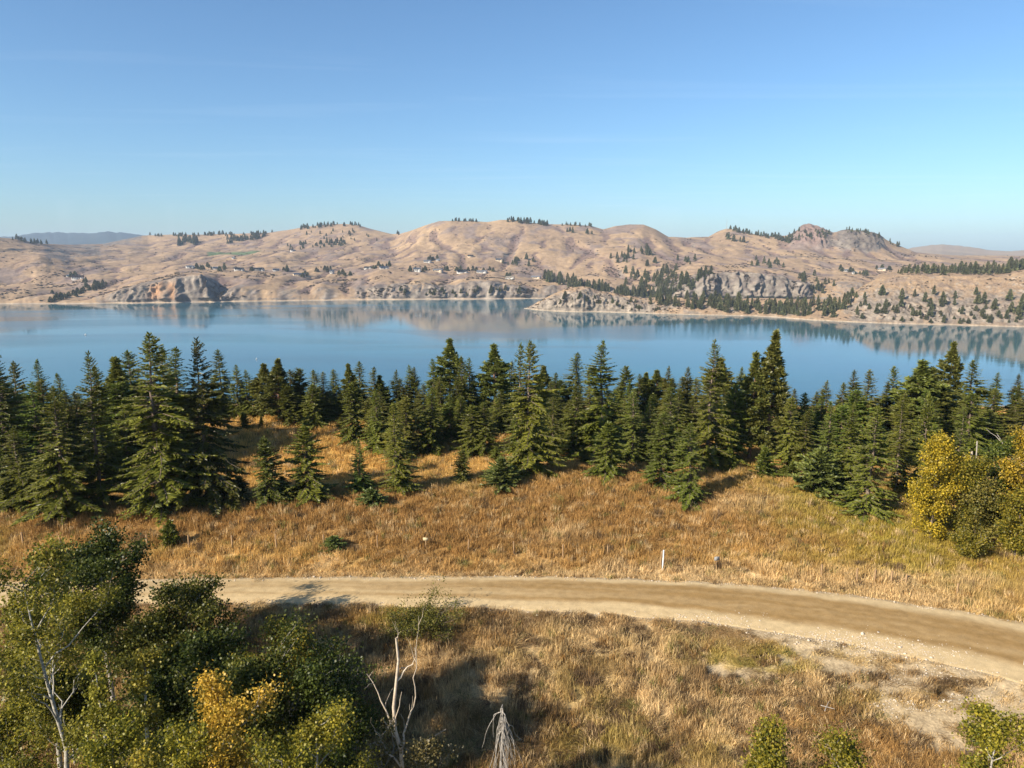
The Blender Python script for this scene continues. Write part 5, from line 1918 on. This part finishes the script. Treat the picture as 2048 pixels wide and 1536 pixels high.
# gravel and stones at the road edge
def scatter_stones():
    M_ST = simple_material('road_stones', (.34, .28, .21), (.58, .50, .40), 3, .9)
    r = np.random.default_rng(9)
    protos_pts = []
    n = 2600
    px = r.uniform(1380, 2048, n)
    xs, ys = [], []
    cs = [gh(1700, 1285), gh(1760, 1295), gh(1640, 1275), gh(1820, 1310), gh(1420, 1240), gh(1850, 1350), gh(1800, 1410), gh(1900, 1400)]
    for k in range(n):
        c = cs[r.integers(0, len(cs))]
        xs.append(c[0] + r.normal(0, 2.4))
        ys.append(c[1] + r.normal(0, .55))
    m = 1500
    xe = r.uniform(-45, 45, m)
    side = r.random(m) < .5
    ye = np.where(side, road_far(xe) + r.normal(0, .25, m), road_near(xe) + r.normal(0, .3, m))
    x = np.concatenate([xs, xe])
    y = np.concatenate([ys, ye])
    z = zg(x, y)
    V, Fc = [], []
    ico = np.array([(0, 0, .6), (.9, 0, .1), (.3, .85, .15), (-.75, .5, .05), (-.7, -.55, .12), (.3, -.9, .1), (0, 0, -.4)])
    tri = np.array([(0, 1, 2), (0, 2, 3), (0, 3, 4), (0, 4, 5), (0, 5, 1), (6, 2, 1), (6, 3, 2), (6, 4, 3), (6, 5, 4), (6, 1, 5)])
    nn = len(x)
    a = r.random(nn) * 6.28
    s = r.lognormal(-3.1, .5, nn)
    ca, sa = np.cos(a), np.sin(a)
    q = ico[None] * (1 + r.normal(0, .18, (nn, 7, 1)))
    vx = (q[..., 0] * ca[:, None] - q[..., 1] * sa[:, None] * .75) * s[:, None] + x[:, None]
    vy = (q[..., 0] * sa[:, None] + q[..., 1] * ca[:, None] * .75) * s[:, None] + y[:, None]
    vz = q[..., 2] * s[:, None] + z[:, None] + .03
    v = np.stack([vx, vy, vz], -1).reshape(-1, 3)
    f = (np.arange(nn)[:, None, None] * 7 + tri[None]).reshape(-1, 3)
    me = new_mesh('road_gravel', v, f)
    o = link('road_gravel', me, mat=M_ST)
    tag(o, 'loose pale stones strewn along the road edge', 'gravel', kind='stuff')


scatter_stones()

# ------------------------------------------------------------------ houses across the lake
M_HWHITE = simple_material('white_siding', (.40, .385, .36), (.50, .48, .455), .3, .7)
M_HGREY = simple_material('grey_siding', (.30, .29, .28), (.40, .38, .36), .3, .7)
M_HTAN = simple_material('tan_stucco', (.45, .36, .26), (.55, .45, .33), .3, .8)
M_RDARK = simple_material('dark_shingles', (.05, .05, .055), (.09, .085, .085), .5, .8)
M_RGREY = simple_material('grey_shingles', (.20, .20, .21), (.28, .28, .29), .5, .8)
M_RRED = simple_material('red_brown_shingles', (.17, .085, .06), (.25, .13, .09), .5, .8)
M_GLASS = bpy.data.materials.new('window_glass')
M_GLASS.use_nodes = True
_p = M_GLASS.node_tree.nodes['Principled BSDF']
_p.inputs['Base Color'].default_value = (.03, .04, .05, 1)
_p.inputs['Roughness'].default_value = .08


def gable(L, Dp, hw, hr, over=.8):
    """wall shell with gable ends and an overhanging roof slab pair, ridge along x"""
    x, y = L / 2, Dp / 2
    V = [(-x, -y, -6), (x, -y, -6), (x, y, -6), (-x, y, -6), (-x, -y, hw), (x, -y, hw), (x, y, hw), (-x, y, hw), (-x, 0, hw + hr), (x, 0, hw + hr)]
    q = [(0, 1, 5, 4), (2, 3, 7, 6)]
    p5 = [(1, 2, 6, 9, 5), (3, 0, 4, 8, 7)]
    wall = new_mesh('house_wall', np.array(V, float), [np.array(q), np.array(p5)])
    X = x + over
    sl = hr / y
    yo = y + over
    zl = hw - over * sl
    t = .35
    R = []
    for sy in (-1, 1):
        R += [(-X, sy * yo, zl + .05), (X, sy * yo, zl + .05), (X, 0, hw + hr + .05), (-X, 0, hw + hr + .05), (-X, sy * yo, zl + t), (X, sy * yo, zl + t), (X, 0, hw + hr + t), (-X, 0, hw + hr + t)]
    q = []
    for b in (0, 8):
        q += [(b, b + 1, b + 2, b + 3), (b + 4, b + 5, b + 6, b + 7), (b, b + 1, b + 5, b + 4), (b, b + 3, b + 7, b + 4), (b + 1, b + 2, b + 6, b + 5)]
    roof = new_mesh('house_roof', np.array(R, float), np.array(q))
    return wall, roof


def house(px, py, wpx, wall_m, roof_m, label, storeys=1, rz=0.0, wing=True):
    hit = far_hit(px, py)
    if hit is None:
        return
    x, y, z = hit
    L = wpx / F * y
    Dp = min(max(L * .55, 8), 14)
    hw = 3.4 * storeys + .6
    hr = Dp * .26
    e = bpy.data.objects.new('house', None)
    COL.objects.link(e)
    e.location = (x, y, z + .5)
    e.rotation_euler = (0, 0, rz - math.atan2(x, y))
    w, r = gable(L, Dp, hw, hr)
    link('wall', w, e, mat=wall_m)
    ro = link('roof', r, e, mat=roof_m)
    link('chimney', box_mesh('chimney', 1.1, 1.1, 3.2, .05, hw + hr * .4), ro, loc=(L * .22, Dp * .12, 0), mat=M_HGREY)
    nwin = max(2, int(L / 4.2))
    for s in range(storeys):
        for k in range(nwin):
            wx = -L / 2 + L * (k + .5) / nwin
            link('window', box_mesh('window', L / nwin * .62, .25, 2.0, .1, 1.0 + 3.4 * s), e, loc=(wx, -Dp / 2 - .08, 0), mat=M_GLASS)
    if wing:
        ww, wr = gable(L * .42, Dp * .7, hw * .82, hr * .7)
        o = link('garage_wall', ww, e, loc=(L * .36, -Dp * .28, 0), rot=(0, 0, math.pi / 2), mat=wall_m)
        link('garage_roof', wr, e, loc=(L * .36, -Dp * .28, 0), rot=(0, 0, math.pi / 2), mat=roof_m)
    tag(e, label, 'house', 'houses across the lake')


HOUSES = [
    (156, 559, 21, M_HWHITE, M_RRED, 'large white house with red-brown roof alone in the left hollow', 2),
    (137, 554, 6, M_HWHITE, M_HWHITE, 'tiny white shed left of the red-roofed house', 1),
    (380, 536, 14, M_HWHITE, M_HWHITE, 'white house on the bluff top above the dark rock shadow', 1),
    (433, 539, 14, M_HGREY, M_RGREY, 'grey house just right of the white bluff-top house', 1),
    (478, 541, 17, M_HGREY, M_RDARK, 'dark-roofed low house, third along the bluff from the left', 1),
    (517, 541, 20, M_HGREY, M_RDARK, 'long dark house with wide windows, fourth along the bluff', 1),
    (552, 542, 12, M_HWHITE, M_RGREY, 'pale house with white front, fifth along the bluff', 1),
    (598, 552, 22, M_HTAN, M_RGREY, 'long low grey-roofed house set lower on the slope than its neighbours', 1),
    (664, 547, 8, M_HWHITE, M_RGREY, 'small white house at the head of the scrubby gully', 2),
    (736, 538, 14, M_HWHITE, M_RDARK, 'white house with dark roof just right of the scrubby gully', 1),
    (768, 538, 16, M_HGREY, M_RGREY, 'grey flat-fronted house beside the white dark-roofed one', 1),
    (834, 543, 14, M_HWHITE, M_RGREY, 'white two-storey house among dark trees in mid bluff', 2),
    (876, 543, 18, M_HTAN, M_RGREY, 'tan house with grey roof near the centre of the far shore', 1),
    (924, 546, 20, M_HWHITE, M_RDARK, 'white-fronted house with dark hipped roof, left of a matching pair', 1),
    (964, 546, 20, M_HWHITE, M_RGREY, 'white-fronted house with lighter roof, right of a matching pair', 1),
    (1020, 558, 16, M_HWHITE, M_HTAN, 'pale house with tan roof at the bluff edge near the headland tip', 1),
    (1072, 557, 18, M_HTAN, M_RGREY, 'tan house at the upper end of the slanting wood', 1),
    (941, 514, 11, M_HTAN, M_RDARK, 'dark-roofed house alone high on the golden slope', 1),
    (855, 525, 14, M_HGREY, M_RGREY, 'grey house below the white barn on the upper terrace', 1),
    (876, 522, 7, M_HWHITE, M_HWHITE, 'white barn on the upper terrace behind the grey house', 1),
    (998, 522, 13, M_HTAN, M_RGREY, 'tan house on the upper terrace left of a dark copse', 1),
    (586, 503, 9, M_HWHITE, M_RGREY, 'small pale farmhouse among trees above the green field', 1),
    (467, 518, 5, M_HWHITE, M_HWHITE, 'tiny white hut on the slope below the green field', 1),
    (1709, 548, 9, M_HWHITE, M_HWHITE, 'white house among trees in the valley behind the headland', 1),
    (1692, 543, 12, M_HGREY, M_RGREY, 'grey house left of the white one behind the headland', 1),
    (1764, 541, 14, M_HTAN, M_RGREY, 'low tan house at the right of the valley behind the headland', 1),
]
for i, (px, py, w, wm, rm, lab, st) in enumerate(HOUSES):
    house(px, py, w, wm, rm, lab, st, random.uniform(-.35, .35), wing=w > 12)

# radio mast on the right summit
hit = far_hit(1453, 460)
if hit:
    x, y, z = hit
    g3 = [(np.array([(sx * 1.2, sy * 1.2, -1), (0.15 * sx, .15 * sy, 44)]), np.array((.28, .18))) for sx, sy in ((-1, -1), (1, -1), (0, 1.3))]
    e = bpy.data.objects.new('radio_mast', None)
    COL.objects.link(e)
    e.location = (x, y, z)
    for ln in g3:
        tv, tf = tubes([ln], 5)
        link('leg', new_mesh('mast_leg', tv, tf), e, mat=M_HGREY)
    rungs = []
    for k in range(1, 11):
        q = 1.2 - 1.05 * k / 11
        zz = 44 * k / 11
        c3 = [(-q, -q, zz), (q, -q, zz), (0, 1.3 * q, zz)]
        tv, tf = tubes([(np.array([c3[a], c3[(a + 1) % 3]]), np.array((.1, .1))) for a in range(3)], 4)
        link('brace', new_mesh('mast_brace', tv, tf), e, mat=M_HGREY)
    tag(e, 'thin lattice radio mast on the bare summit at right', 'mast')


# boats on the lake
def boat(px, py, L, label):
    dx, dz = ray(px, py)
    Y = -CAMZ / dz
    n = 9
    s = np.linspace(-1, 1, n)
    V = []
    for t in s:
        w = L * .17 * (1 - max(0, t) ** 2.2) * (1 if t > -.98 else .9)
        V += [(t * L / 2, -w, .8 + .25 * max(0, t)), (t * L / 2, w, .8 + .25 * max(0, t)), (t * L / 2 * .94, w * .6, -.2), (t * L / 2 * .94, -w * .6, -.2)]
    i = np.arange(n * 4).reshape(n, 4)
    q = []
    for k in range(n - 1):
        for j in range(4):
            q.append((i[k, j], i[k, (j + 1) % 4], i[k + 1, (j + 1) % 4], i[k + 1, j]))
    q.append(tuple(i[0]))
    e = bpy.data.objects.new('motor_boat', None)
    COL.objects.link(e)
    e.location = (dx * Y, Y, 0)
    e.rotation_euler = (0, 0, .5)
    link('hull', new_mesh('hull', np.array(V), np.array(q)), e, mat=M_PAINT)
    link('cabin', box_mesh('cabin', L * .3, L * .22, 1.1, .25, .85), e, mat=M_PAINT)
    link('windscreen', box_mesh('windscreen', .08, L * .2, .5, .1, 1.2), e, loc=(L * .16, 0, 0), mat=M_GLASS)
    tag(e, label, 'boat', 'boats on the lake')


boat(171, 670, 3.2, 'tiny white boat on the open water at left')
boat(513, 719, 1.6, 'white speck of a boat just above the left-centre treetops')

# ------------------------------------------------------------------ air
def build_haze():
    x, y0, y1, z0, z1 = 12000, -150, 13500, -60, 440
    V = [(-x, y0, z0), (x, y0, z0), (x, y1, z0), (-x, y1, z0), (-x, y0, z1), (x, y0, z1), (x, y1, z1), (-x, y1, z1)]
    q = [(3, 2, 1, 0), (4, 5, 6, 7), (0, 1, 5, 4), (1, 2, 6, 5), (2, 3, 7, 6), (3, 0, 4, 7)]
    me = new_mesh('haze', np.array(V, float), np.array(q))
    m = bpy.data.materials.new('haze')
    m.use_nodes = True
    nt = m.node_tree
    nt.nodes.clear()
    out = nt.nodes.new('ShaderNodeOutputMaterial')
    v = nt.nodes.new('ShaderNodeVolumePrincipled')
    v.inputs['Color'].default_value = (.60, .76, 1.0, 1)
    v.inputs['Density'].default_value = HAZE
    v.inputs['Anisotropy'].default_value = 0.0
    nt.links.new(v.outputs[0], out.inputs['Volume'])
    o = link('haze', me, mat=m)
    tag(o, 'thin pale haze over the far hills', 'haze', kind='stuff')


HAZE = 0.00005
build_haze()
